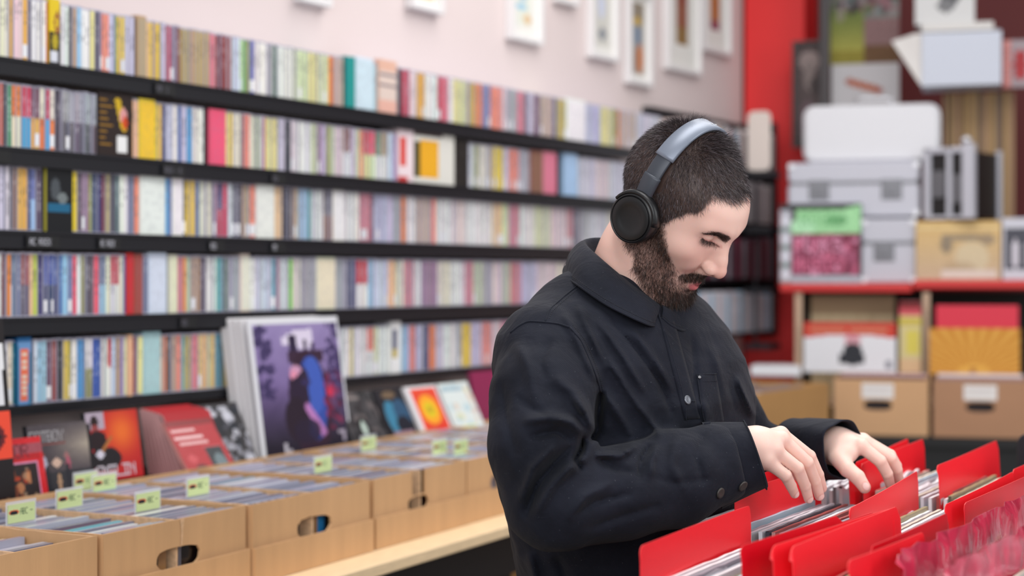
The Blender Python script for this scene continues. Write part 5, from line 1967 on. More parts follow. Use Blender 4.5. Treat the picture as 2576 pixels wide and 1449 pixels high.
def head_paint(verts):
    P = verts.astype(np.float32)
    Q = ((P - HO) @ HR) / HS
    x, y, z = Q[:, 0], Q[:, 1], Q[:, 2]
    ay = np.abs(y)
    base = nlin((.960, .792, .735))
    col = np.tile(base, (len(P), 1))
    def blend(c, k):
        nonlocal col
        col = col * (1 - k[:, None]) + nlin(c) * k[:, None]
    n1 = vnoise(Q, 90, 3) * .5 + vnoise(Q, 300, 5) * .5
    blend((.84, .60, .55), np.clip(.30 + .2 * n1, 0, 1) * np.exp(-(((x - .075) / .035) ** 2 + ((ay - .040) / .020) ** 2 + ((z + .010) / .020) ** 2)))
    blend((.87, .58, .52), .45 * np.exp(-(((x - .115) / .018) ** 2 + (ay / .014) ** 2 + ((z + .018) / .014) ** 2)))
    blend((.80, .56, .52), .35 * np.exp(-(((ay - .032) / .016) ** 2 + ((z - .006) / .007) ** 2)) * (x > .05))
    blend((.95, .82, .76), .35 * np.exp(-((ay / .03) ** 2 + ((z - .065) / .02) ** 2)) * (x > .06))
    # lips
    dl = np.minimum(f_cap(Q, (.095, 0, -.0535), (.095, 0, -.0535), .001), np.minimum(
        np.minimum(f_cap(Q, (.0955, .0, -.0538), (.080, .0215, -.0563), .0042, .0010), f_cap(Q, (.0955, .0, -.0538), (.080, -.0215, -.0563), .0042, .0010)),
        np.minimum(f_cap(Q, (.0945, .0, -.0622), (.081, .0200, -.0580), .0062, .0018), f_cap(Q, (.0945, .0, -.0622), (.081, -.0200, -.0580), .0062, .0018))))
    lipk = sst(.0030, .0008, dl)
    blend((.79, .43, .45), lipk * .95)
    blend((.42, .16, .16), sst(.0016, .0004, np.minimum(f_cap(Q, (.098, 0, -.0579), (.081, .024, -.0575), .0006), f_cap(Q, (.098, 0, -.0579), (.081, -.024, -.0575), .0006))))
    # nostrils, lid line
    blend((.28, .12, .11), sst(.0014, 0, f_ell(np.stack([x, ay, z], 1), (.1060, .0068, -.0300), (.0050, .0030, .0035))))
    A = np.stack([x, ay, z], 1)
    blend((.16, .09, .08), sst(.0014, .0006, np.abs(z - lidz(ay))) * (ay > .012) * (ay < .0470) * (x > .05) * .9)
    blend((.80, .52, .48), .5 * sst(.005, .0, np.abs(z - lidz(ay) - .001)) * (ay > .010) * (ay < .050) * (x > .05))
    # beard shadow, scalp
    b = beard_mask(Q)
    blend((.36, .24, .20), np.clip(b * (.74 + .25 * n1), 0, .92) * (1 - lipk))
    s = scalp_mask(Q)
    blend((.20, .145, .13), np.clip(s * 1.0, 0, .93))
    br = brow_mask(Q)
    blend((.20, .13, .11), br * .85)
    # veins and warmth down the neck
    blend((.88, .68, .62), np.clip(.25 + .3 * vnoise(P, 40, 9), 0, .4) * sst(-.06, -.10, z))
    return col


def lidz(ay):
    return np.interp(ay, [.012, .022, .034, .047], [.0140, .0152, .0172, .0212])


def beard_mask(Q):
    x, y, z = Q[:, 0], Q[:, 1], Q[:, 2]
    ay = np.abs(y)
    # upper limit of the beard on the cheek: from the sideburn down to the corner of the mouth
    zl = np.interp(x, [-.02, .026, .036, .044, .054, .064, .076, .09, .11], [.030, .014, .004, -.006, -.017, -.034, -.052, -.064, -.068])
    m_ = sst(.010, -.012, z - zl + .004 * vnoise(Q, 160, 21))
    # lower limit under the jaw
    zu = np.interp(x, [-.04, .0, .022, .03, .05, .07, .09], [-.040, -.045, -.053, -.070, -.079, -.092, -.098]) - .010 * (ay < .03)
    m_ = m_ * sst(-.014, .006, z - zu + .004 * vnoise(Q, 160, 22))
    m_ *= sst(-.020, .004, x + .012 * 0)
    # thinner on the cheek, bare below the lip sides
    m_ *= 1 - .6 * np.exp(-(((x - .078) / .012) ** 2 + ((ay - .020) / .009) ** 2 + ((z + .070) / .007) ** 2))
    must = np.exp(-np.clip(f_cap(np.stack([x, ay, z], 1), (.0960, .001, -.0430), (.0810, .0270, -.0530), .0052, .0038), 0, 1) / .0020)
    chin = np.exp(-np.clip(f_ell(np.stack([x, ay, z], 1), (.078, 0, -.087), (.020, .020, .014)), 0, 1) / .0035)
    return np.clip(np.maximum(np.maximum(m_, must * (x > .07)), chin), 0, 1)


def scalp_mask(Q):
    x, y, z = Q[:, 0], Q[:, 1], Q[:, 2]
    ay = np.abs(y)
    # hairline: height of the edge for each place round the head
    zl = np.interp(x, [-.12, -.075, -.040, -.022, -.018, .008, .028, .035, .045, .057, .061, .070, .082, .12], [-.030, -.030, -.035, -.020, .0, .0, .004, .012, .032, .048, .078, .084, .081, .072])
    zf = np.interp(ay, [0, .014, .034, .050, .058, .0625, .07], [.0755, .077, .079, .0765, .066, .049, .04])
    kx = sst(.050, .060, x)
    zl = zl * (1 - kx) + zf * kx
    return sst(-.004, .005, z - zl + .0022 * vnoise(Q, 170, 23))


def brow_mask(Q):
    x, y, z = Q[:, 0], Q[:, 1], Q[:, 2]
    ay = np.abs(y)
    zb = np.interp(ay, [.008, .0145, .034, .044, .057], [.0280, .0305, .0345, .0320, .0262])
    w = np.interp(ay, [.006, .012, .034, .050], [.0040, .0060, .0050, .0012])
    return sst(1.25, .75, np.abs(z - zb) / w) * (ay > .008) * (ay < .050) * (x > .04)


hcol = head_paint(hv)


# ------------------------------------------------------------------ hands
def finger(P, pts, rs, k=.0012):
    d = None
    for i in range(len(pts) - 1):
        e = f_cap(P, pts[i], pts[i + 1], rs[i], rs[i + 1])
        d = e if d is None else smin(d, e, k)
    # knuckle swellings
    for i in range(1, len(pts) - 1):
        d = smin(d, f_ell(P, pts[i], (rs[i] * 1.02,) * 3), .0008)
    return d


def make_hand(fingers, palm, thumb, wrist, kp=.010):
    def fn(P):
        d = None
        for pts, rs in fingers:
            e = finger(P, pts, rs)
            d = e if d is None else smin(d, e, .0016)
        p = None
        for a, b, ra, rb in palm:
            e = f_cap(P, a, b, ra, rb)
            p = e if p is None else smin(p, e, .008)
        d = smin(d, p, .004)
        t = finger(P, *thumb, k=.002)
        d = smin(d, t, .009)
        for a, b, ra, rb in wrist:
            d = smin(d, f_cap(P, a, b, ra, rb), .016)
        return d
    return fn


# the hand with three fingers showing (his right), reaching down among the records
r_w0, r_w1 = C3(1830, 1136, 2.205), C3(1902, 1128, 2.222)
Rpk = [C3(1926, 1158, 2.205), C3(1976, 1196, 2.215), C3(1990, 1222, 2.230), C3(1999, 1242, 2.240)]
Rrg = [C3(1948, 1132, 2.215), C3(2006, 1178, 2.225), C3(2025, 1222, 2.243), C3(2034, 1254, 2.255)]
Rmd = [C3(1966, 1104, 2.232), C3(2030, 1164, 2.245), C3(2050, 1210, 2.262), C3(2061, 1247, 2.275)]
Rix = [C3(1964, 1092, 2.258), C3(2036, 1148, 2.278), C3(2058, 1194, 2.290), C3(2068, 1228, 2.300)]
Rth = [C3(1930, 1120, 2.262), C3(1965, 1150, 2.290), C3(2000, 1182, 2.305), C3(2022, 1206, 2.312)]
rhand = make_hand(
    [(Rpk, (.0088, .0082, .0073, .0064)), (Rrg, (.0094, .0088, .0077, .0067)), (Rmd, (.0097, .0090, .0079, .0069)), (Rix, (.0097, .0089, .0079, .0068))],
    [(r_w1, Rpk[0], .023, .0100), (r_w1, Rrg[0], .024, .0106), (r_w1, Rmd[0], .024, .0108), (r_w1, Rix[0], .023, .0108)],
    (Rth, (.014, .0125, .0110, .0090)),
    [(r_w0, r_w1, .028, .0265)])
# the other hand (his left), thumb towards the camera
l_w0, l_w1 = C3(2050, 1120, 2.53), C3(2105, 1122, 2.490)
Lth = [C3(2108, 1148, 2.462), C3(2132, 1180, 2.440), C3(2157, 1200, 2.430), C3(2175, 1226, 2.425)]
Lix = [C3(2166, 1122, 2.462), C3(2214, 1160, 2.455), C3(2232, 1192, 2.462), C3(2240, 1222, 2.475)]
Lmd = [C3(2174, 1114, 2.488), C3(2240, 1154, 2.488), C3(2256, 1182, 2.495), C3(2262, 1212, 2.505)]
Lrg = [C3(2170, 1108, 2.512), C3(2238, 1146, 2.518), C3(2254, 1172, 2.525), C3(2258, 1196, 2.532)]
Lpk = [C3(2160, 1106, 2.532), C3(2222, 1142, 2.545), C3(2238, 1164, 2.552), C3(2244, 1184, 2.558)]
lhand = make_hand(
    [(Lix, (.0102, .0093, .0082, .0071)), (Lmd, (.0103, .0094, .0083, .0072)), (Lrg, (.0106, .0096, .0085, .0075)), (Lpk, (.0098, .0088, .0078, .0070))],
    [(l_w1, Lix[0], .023, .0113), (l_w1, Lmd[0], .023, .0113), (l_w1, Lrg[0], .022, .0110), (l_w1, Lpk[0], .021, .0105), (l_w1, C3(2135, 1140, 2.462), .020, .014)],
    (Lth, (.0150, .0118, .0108, .0090)),
    [(l_w0, l_w1, .026, .0255)])


def hand_box(pts, pad=.04):
    a = np.array(pts)
    return a.min(0) - pad, a.max(0) + pad


def hand_paint(verts, tips, knuckles, nails=()):
    P = verts.astype(np.float32)
    col = np.tile(nlin((.950, .815, .760)), (len(P), 1))
    n1 = vnoise(P, 120, 4)
    def blend(c, k):
        nonlocal col
        col = col * (1 - k[:, None]) + nlin(c) * k[:, None]
    for t in tips:
        blend((.90, .62, .58), .55 * np.exp(-(np.linalg.norm(P - V3(*t), axis=1) / .013) ** 2))
    for t in knuckles:
        blend((.89, .66, .60), .40 * np.exp(-(np.linalg.norm(P - V3(*t), axis=1) / .009) ** 2))
    blend((.90, .73, .69), np.clip(.10 + .12 * n1, 0, .25))
    for t, q_ in nails:
        t, q_ = V3(*t), V3(*q_)
        ax = (t - q_) / np.linalg.norm(t - q_)
        o_ = V3(0, -1, .55) - ax * float(V3(0, -1, .55) @ ax)
        o_ /= np.linalg.norm(o_)
        w_ = np.cross(ax, o_)
        r_ = P - (t + o_ * .006 + ax * .0005)
        e_ = (r_ @ ax / .0062) ** 2 + (r_ @ w_ / .0052) ** 2
        on_ = (r_ @ o_ > -.004)
        blend((.86, .60, .56), .6 * np.exp(-((np.sqrt(e_) - 1.05) / .16) ** 2) * on_)
        blend((.97, .84, .82), .75 * sst(1.0, .8, e_) * on_)
    return col


b0, b1 = hand_box(Rpk + Rrg + Rmd + Rix + Rth + [r_w0, r_w1])
rv, rf = surface(rhand, b0, b1, .0014)
rcol = hand_paint(rv, [Rpk[3], Rrg[3], Rmd[3], Rix[3]], [p for f_ in (Rpk, Rrg, Rmd, Rix) for p in f_[:3]], [(f_[3], f_[2]) for f_ in (Rpk, Rrg, Rmd)])
b0, b1 = hand_box(Lth + Lix + Lmd + Lrg + Lpk + [l_w0, l_w1])
lv, lf = surface(lhand, b0, b1, .0014)
lcol = hand_paint(lv, [Lth[3], Lix[3], Lmd[3]], [p for f_ in (Lth, Lix, Lmd, Lrg) for p in f_[:3]], [(Lth[3], Lth[2])])

# ------------------------------------------------------------------ trunk, arms and legs under the clothes
PHI = math.radians(41)
FW = V3(math.cos(PHI), -math.sin(PHI), 0)
LF = V3(math.sin(PHI), math.cos(PHI), 0)
ARM_R = [(C3(1372, 895, 2.20), .058), (C3(1366, 1000, 2.15), .0680), (C3(1366, 1120, 2.11), .0685), (C3(1398, 1258, 2.10), .0630),
         (C3(1560, 1240, 2.13), .0590), (C3(1704, 1202, 2.17), .0620), (C3(1796, 1170, 2.19), .0520), (C3(1856, 1154, 2.205), .0420)]
ARM_L = [(C3(1722, 890, 2.48), .060), (C3(1782, 970, 2.52), .058), (C3(1815, 1045, 2.56), .054), (C3(1925, 1160, 2.60), .0420), (C3(2045, 1130, 2.545), .0430)]
TZs = [.80, .95, 1.05, 1.15, 1.25, 1.33, 1.385, 1.425, 1.455, 1.485, 1.52]
TA = [.124, .125, .128, .138, .148, .145, .128, .105, .086, .070, .055]
TB = [.176, .177, .180, .200, .222, .226, .220, .195, .150, .100, .070]
TCX = [.163, .168, .171, .168, .162, .160, .158, .156, .155, .154, .156]
TCY = [2.50, 2.485, 2.465, 2.43, 2.38, 2.35, 2.34, 2.335, 2.335, 2.345, 2.35]


def trunk(P, grow=0.0):
    z = P[:, 2]
    a = np.interp(z, TZs, TA) + grow
    b = np.interp(z, TZs, TB) + grow
    cx = np.interp(z, TZs, TCX)
    cy = np.interp(z, TZs, TCY)
    q = P - np.stack([cx, cy, z], 1)
    u = q @ FW
    v = q @ LF
    r = (np.abs(u / a) ** 2.3 + np.abs(v / b) ** 2.3) ** (1 / 2.3)
    d = (r - 1) * np.minimum(a, b) * .9
    d = smax(d, z - 1.505 - grow, .02)
    d = smax(d, .80 - grow - z, .02)
    return d.astype(np.float32)


def bodyf(P):
    d = trunk(P, -.040)
    for arm in (ARM_R, ARM_L):
        pts = [(p, max(.025, r - .032)) for p, r in arm]
        d = smin(d, f_chain(P, pts, .02), .03)
    hip = V3(.165, 2.50, .86)
    for s in (-1, 1):
        h0 = hip + LF * (.085 * s)
        kn = h0 + FW * .03 + V3(0, 0, -.42)
        an = h0 + FW * -.02 + LF * (.02 * s) + V3(0, 0, -.80)
        d = smin(d, f_chain(P, [(h0, .085), (kn, .055), (an, .036)], .02), .04)
        d = smin(d, f_cap(P, an + FW * .01 + V3(0, 0, -.01), an + FW * .15 + V3(0, 0, -.03), .030, .024), .02)
    d = smin(d, f_chain(P, NECK[1:], .02), .02)
    return d


bv, bf = surface(bodyf, (-.15, 1.98, 0.0), (.52, 2.74, 1.50), .012, B=6)
bcol = np.tile(nlin((.950, .815, .760)), (len(bv), 1))

SKIN = painted('skin', .46, spec=.40, sss=.35, bump=.10, bscale=900)
pv, pf, pc = [], [], []
k = 0
for v_, f_, c_ in ((hv, hf, hcol), (rv, rf, rcol), (lv, lf, lcol), (bv, bf, bcol)):
    pv.append(v_)
    pf.append(f_ + k)
    pc.append(c_)
    k += len(v_)
person = bpy.data.objects.new('person', np_mesh('person', np.concatenate(pv), np.concatenate(pf), SKIN, np.concatenate(pc)))
COL.objects.link(person)
person.rotation_euler = (0, 0, ACAM)
tag(person, 'bearded person with cropped dark hair in a black jacket, leafing through records', 'person')
print('body', round(_time.time() - _t0, 1), len(hv), len(rv), len(lv), len(bv))


def part(name, me, mats=None, parent=None, smooth=True):
    if isinstance(me, MB):
        me = me.mesh(name, mats, smooth)
    o = bpy.data.objects.new(name, me)
    COL.objects.link(o)
    o.parent = parent or person
    return o


# ------------------------------------------------------------------ hair, beard, brows, lashes
HAIRM = painted('hair', .42, spec=.45)


def normals_of(v, f):
    p = v[f]
    n = np.cross(p[:, 2] - p[:, 0], p[:, 3] - p[:, 1])
    vn = np.zeros_like(v)
    for i in range(4):
        np.add.at(vn, f[:, i], n)
    return vn / (np.linalg.norm(vn, axis=1)[:, None] + 1e-12)


hn = normals_of(hv, hf)
rs_ = np.random.RandomState(3)


def strands(name, prob, count, length, width, grow, mess, colors, curl=0.0, lift=0.5, segs=3, seed=1, parent=None):
    """short hairs rooted on the head; GROW: direction field in head coordinates"""
    r = np.random.RandomState(seed)
    w = prob / prob.sum()
    pick = r.choice(len(hv), size=count, p=w)
    root = hv[pick] + r.normal(size=(count, 3)) * .0006
    nrm = hn[pick]
    Q = ((root.astype(np.float32) - HO) @ HR) / HS
    g = grow(Q) @ HR.T                       # to the camera frame
    g = g - nrm * (g * nrm).sum(1)[:, None]
    g /= np.linalg.norm(g, axis=1)[:, None] + 1e-9
    L_ = length(Q) * r.uniform(.65, 1.15, count)
    li = lift(Q) if callable(lift) else lift
    d = nrm * np.reshape(li, (-1, 1)) + g * (1 - np.reshape(li, (-1, 1))) + r.normal(size=(count, 3)) * mess
    d /= np.linalg.norm(d, axis=1)[:, None]
    bend = g * .35 - nrm * .15 + r.normal(size=(count, 3)) * curl
    side = np.cross(d, r.normal(size=(count, 3)))
    side /= np.linalg.norm(side, axis=1)[:, None] + 1e-9
    vs, fs = [], []
    n = segs + 1
    V = np.zeros((count, n * 2, 3))
    for i in range(n):
        t = i / segs
        c = root + d * (L_ * t)[:, None] + bend * (L_ * t * t * .5)[:, None] - nrm * .0008
        wd = width * (1 - t * .85) * .5
        V[:, i * 2] = c - side * wd
        V[:, i * 2 + 1] = c + side * wd
    base = (np.arange(count) * n * 2)[:, None]
    F4 = []
    for i in range(segs):
        F4.append(base + np.array([[i * 2, i * 2 + 1, i * 2 + 3, i * 2 + 2]]))
    F4 = np.concatenate(F4)
    ci = r.choice(len(colors), size=count)
    cc = np.array([nlin(c) for c in colors])[ci] * r.uniform(.7, 1.3, (count, 1))
    cols = np.repeat(cc, n * 2, axis=0)
    return part(name, np_mesh(name, V.reshape(-1, 3), F4, HAIRM, cols, smooth=False), parent=parent)


HQ = ((hv.astype(np.float32) - HO) @ HR) / HS
sm = scalp_mask(HQ) * (HQ[:, 2] > -.045)
_bt = math.radians(-11)
_bx = HQ[:, 0] * math.cos(_bt) - HQ[:, 2] * math.sin(_bt)
sm = sm * ((np.abs(_bx + .004) > .0150) | (HQ[:, 2] < .04))      # cropped flat under the headband
def g_scalp(Q):
    x, y, z = Q[:, 0], Q[:, 1], Q[:, 2]
    whorl = np.stack([Q[:, 0] + .055, Q[:, 1] * 1.0, (Q[:, 2] - .125) * .9], 1)
    return whorl + np.stack([.03 + 0 * x, 0 * x, -.03 + 0 * x], 1)


def len_scalp(Q):
    top = sst(.060, .118, Q[:, 2]) 
    crest = np.exp(-((Q[:, 0] + .030) / .045) ** 2) * top
    fringe = sst(.045, .085, Q[:, 0]) * sst(.05, .075, Q[:, 2])
    return .0062 + .0018 * top + .012 * crest + .006 * fringe


hair_cols = [(.21, .17, .175)] * 6 + [(.29, .245, .255)] * 5 + [(.14, .12, .13)] * 5 + [(.40, .36, .38)] * 2 + [(.54, .50, .53)] * 1
strands('hair', sm, 46000, len_scalp, .00040, g_scalp, .16, hair_cols, curl=.25, lift=lambda Q: .38 + .34 * sst(.07, .125, Q[:, 2]) * (Q[:, 0] < .02), seed=5)
bm_ = beard_mask(HQ)
lipd = np.minimum(f_cap(HQ, (.0955, .0, -.0538), (.080, .0215, -.0563), .0042, .0010), f_cap(HQ, (.0945, .0, -.0622), (.081, .0200, -.0580), .0062, .0018))
lipd = np.minimum(lipd, np.minimum(f_cap(HQ, (.0955, .0, -.0538), (.080, -.0215, -.0563), .0042, .0010), f_cap(HQ, (.0945, .0, -.0622), (.081, -.0200, -.0580), .0062, .0018)))
bm_ = bm_ * (lipd > .0016)
must_ = (HQ[:, 0] > .078) & (HQ[:, 2] > -.054) & (HQ[:, 2] < -.034)
strands('beard', bm_ ** 1.4 * (1 + 2.2 * must_) + 1e-9, 30000, lambda Q: .0055 + .0050 * sst(-.055, -.085, Q[:, 2]), .00036, lambda Q: np.stack([.45 + 0 * Q[:, 0], 0 * Q[:, 0], -1 + 0 * Q[:, 0]], 1), .22,
        [(.15, .105, .09)] * 6 + [(.24, .16, .125)] * 4 + [(.10, .07, .065)] * 6 + [(.42, .28, .20)] * 1, curl=.45, lift=.42, seed=8)
strands('eyebrows', brow_mask(HQ) + 1e-9, 2600, lambda Q: .0065 + 0 * Q[:, 0], .00034, lambda Q: np.stack([-.25 + 0 * Q[:, 0], np.sign(Q[:, 1]), .22 + 0 * Q[:, 0]], 1), .12,
        [(.13, .09, .08), (.18, .12, .10), (.10, .07, .065)], lift=.20, seed=9)
AQ = np.stack([HQ[:, 0], np.abs(HQ[:, 1]), HQ[:, 2]], 1)
lash = ((np.abs(AQ[:, 2] - lidz(AQ[:, 1]) - .0003) < .0011) & (AQ[:, 1] > .013) & (AQ[:, 1] < .0465) & (AQ[:, 0] > .05)).astype(float)
for _sd in (-1, 1):
  strands('eyelashes', lash * (HQ[:, 1] * _sd > 0) + 1e-12, 220, lambda Q: .0085 + 0 * Q[:, 0], .00030, lambda Q: np.stack([.5 + 0 * Q[:, 0], .35 * np.sign(Q[:, 1]), -.9 + 0 * Q[:, 0]], 1), .10,
        [(.10, .07, .065)], lift=.55, seed=10)
print('hair', round(_time.time() - _t0, 1))

# ------------------------------------------------------------------ headphones
BAND_TILT, CUPX, CUPZ = -11.0, -.001, -.007
HB = M('headphone_black', (.085, .085, .095), .38, spec=.5)
HG = M('headphone_band_grey', (.50, .53, .59), .40, metal=.25, spec=.6)
HCU = M('ear_cushion', (.06, .06, .065), .55, bump=.2, bscale=400)
HS_M = M('headphone_slider', (.27, .285, .32), .45, metal=.2)


def hpt(x, y, z):
    p = h2c((x, y, z))
    return (float(p[0]), float(p[1]), float(p[2]))


hp = bpy.data.objects.new('headphones', None)
COL.objects.link(hp)
hp.rotation_euler = (0, 0, ACAM)
hp.location = (0, 0, 0)
tag(hp, 'black over-ear headphones with a grey headband worn by the man', 'headphones')
# headband: an arch over the crown in the plane of the ears, tilted a little forward
BX, TILT = -.004, math.radians(BAND_TILT)


def arch(a, off, lat):
    """a: angle from the near ear (0) over the top (pi) to the far ear; off: outwards; lat: across the band"""
    ry, rz = .0850 + off, .1000 + off
    y = -ry * math.cos(a) * (1.0)
    z = .030 + rz * math.sin(a)
    x = BX + lat
    # tilt about the ear axis
    xx = x * math.cos(TILT) + (z) * math.sin(TILT)
    zz = -x * math.sin(TILT) + (z) * math.cos(TILT)
    return hpt(xx, y, zz)


def band(a0, a1, w0, w1, th, off, n=28):
    m_ = MB()
    rings = []
    for i in range(n + 1):
        t = i / n
        a = a0 + (a1 - a0) * t
        w = w0 + (w1 - w0) * t if not callable(w0) else w0(t)
        sec = [(-w / 2, off), (w / 2, off), (w / 2 + .0008, off + th * .35), (w / 2 - .0015, off + th), (-w / 2 + .0015, off + th), (-w / 2 - .0008, off + th * .35)]
        rings.append([arch(a, o_, l_) for l_, o_ in sec])
    m_.loft(rings)
    return m_


A_S = math.radians(32)
part('headband', band(A_S, math.pi - A_S, .030, .030, .0048, .0025, 40), HG, hp)
part('headband_padding', band(A_S + .05, math.pi - A_S - .05, .026, .026, .0030, -.0012, 40), HCU, hp)
for s_ in (0, 1):
    f_ = (lambda a: a) if s_ == 0 else (lambda a: math.pi - a)
    part('slider', band(f_(math.radians(14)), f_(A_S + .02), .0240, .0245, .0030, .0022, 10), HS_M, hp)
    part('yoke', band(f_(math.radians(-1)), f_(math.radians(16)), .0250, .0270, .0060, .0015, 8), HS_M, hp)
# ear cups
for s_ in (-1, 1):
    cc = MB()
    c0 = (CUPX, s_ * .0790, CUPZ)
    def disc(prof, m_, n=44):
        rings = []
        for r_, h_ in prof:
            ring = []
            for k_ in range(n):
                a = 2 * math.pi * k_ / n
                ring.append(hpt(c0[0] + r_ * math.cos(a) * 1.0, c0[1] + s_ * h_, c0[2] + r_ * math.sin(a)))
            rings.append(ring)
        m_.loft(rings)
    disc([(.030, .0055), (.0345, .0065), (.0358, .010), (.0358, .017), (.0345, .0205), (.0325, .0218), (.0316, .0212), (.0312, .0200), (.0306, .0205), (.0302, .0222), (.0270, .0232), (.0215, .0230), (.0185, .0220), (.0140, .0212), (.006, .0208), (.0008, .0207)], cc)
    co = part('ear_cup', cc, HB, hp)
    co.data.set_sharp_from_angle(angle=math.radians(35))
    cu = MB()
    disc([(.020, -.004), (.0285, -.006), (.0335, -.003), (.0350, .002), (.0335, .0065), (.026, .0070), (.02, .004)], cu)
    part('ear_cushion', cu, HCU, co)
    # swivel arm hugging the cup
    sw = MB()
    rings = []
    for k_ in range(15):
        a = math.radians(20 + 150 * k_ / 14)
        rr_ = .0362
        sec = [(rr_, .006), (rr_ + .0035, .007), (rr_ + .0042, .013), (rr_ + .0028, .0195), (rr_ - .0010, .0212), (rr_ - .0016, .012)]
        rings.append([hpt(c0[0] + r_ * math.cos(a + TILT * -.0), c0[1] + s_ * h_, c0[2] + r_ * math.sin(a)) for r_, h_ in sec])
    sw.loft(rings)
    part('cup_hinge', sw, HB, co)
# two small pale marks on the band
lm = MB()
for l_ in (-.004, .004):
    c = [arch(math.radians(97 + l_ * 900), .0076, l_ * .1 + .006 + d_) for d_ in (0,)][0]
    lm.tube([arch(math.radians(96 + l_ * 900), .0076, .004), arch(math.radians(98.5 + l_ * 900), .0076, .0042)], .0007, n=6)
part('pale_mark', lm, M('mark_white', (.85, .85, .85), .4), hp)

# ------------------------------------------------------------------ jacket
FAB = None


def fabric():
    m_, nt, b = _mat('black_twill')
    tc = nt.nodes.new('ShaderNodeTexCoord')
    n = nt.nodes.new('ShaderNodeTexNoise'); n.inputs['Scale'].default_value = 14; n.inputs['Detail'].default_value = 7; n.inputs['Roughness'].default_value = .62
    nt.links.new(tc.outputs['Object'], n.inputs['Vector'])
    r = nt.nodes.new('ShaderNodeValToRGB')
    r.color_ramp.elements[0].position = .30; r.color_ramp.elements[0].color = lin((.086, .094, .130)) + (1,)
    r.color_ramp.elements[1].position = .72; r.color_ramp.elements[1].color = lin((.130, .140, .184)) + (1,)
    nt.links.new(n.outputs[0], r.inputs[0])
    sp = nt.nodes.new('ShaderNodeTexNoise'); sp.inputs['Scale'].default_value = 420; sp.inputs['Detail'].default_value = 2
    nt.links.new(tc.outputs['Object'], sp.inputs['Vector'])
    r2 = nt.nodes.new('ShaderNodeMapRange'); r2.inputs['From Min'].default_value = .72; r2.inputs['From Max'].default_value = .80
    nt.links.new(sp.outputs[0], r2.inputs[0])
    mx = nt.nodes.new('ShaderNodeMixRGB'); mx.inputs[2].default_value = lin((.34, .35, .38)) + (1,)
    nt.links.new(r2.outputs[0], mx.inputs[0]); nt.links.new(r.outputs[0], mx.inputs[1])
    nt.links.new(mx.outputs[0], b.inputs['Base Color'])
    b.inputs['Roughness'].default_value = .82
    b.inputs['Specular IOR Level'].default_value = .16
    b.inputs['Sheen Weight'].default_value = .04
    b.inputs['Sheen Roughness'].default_value = .5
    mp = nt.nodes.new('ShaderNodeMapping'); mp.inputs['Rotation'].default_value = (.3, .8, .5)
    nt.links.new(tc.outputs['Object'], mp.inputs[0])
    w = nt.nodes.new('ShaderNodeTexWave'); w.inputs['Scale'].default_value = 260; w.inputs['Distortion'].default_value = 1.5; w.inputs['Detail'].default_value = 2
    nt.links.new(mp.outputs[0], w.inputs['Vector'])
    n3 = nt.nodes.new('ShaderNodeTexNoise'); n3.inputs['Scale'].default_value = 75; n3.inputs['Detail'].default_value = 4
    nt.links.new(tc.outputs['Object'], n3.inputs['Vector'])
    b1 = nt.nodes.new('ShaderNodeBump'); b1.inputs['Strength'].default_value = .22; b1.inputs['Distance'].default_value = .0006
    b2 = nt.nodes.new('ShaderNodeBump'); b2.inputs['Strength'].default_value = .35; b2.inputs['Distance'].default_value = .0022
    nt.links.new(w.outputs[0], b1.inputs['Height']); nt.links.new(n3.outputs[0], b2.inputs['Height'])
    n4 = nt.nodes.new('ShaderNodeTexNoise'); n4.inputs['Scale'].default_value = 20; n4.inputs['Detail'].default_value = 3; n4.inputs['Distortion'].default_value = .8
    nt.links.new(mp.outputs[0], n4.inputs['Vector'])
    b3 = nt.nodes.new('ShaderNodeBump'); b3.inputs['Strength'].default_value = .45; b3.inputs['Distance'].default_value = .008
    nt.links.new(n4.outputs[0], b3.inputs['Height'])
    nt.links.new(b1.outputs[0], b2.inputs['Normal']); nt.links.new(b2.outputs[0], b3.inputs['Normal']); nt.links.new(b3.outputs[0], b.inputs['Normal'])
    return m_


TWILL = fabric()
THREAD = M('seam_thread', (.16, .165, .19), .8)

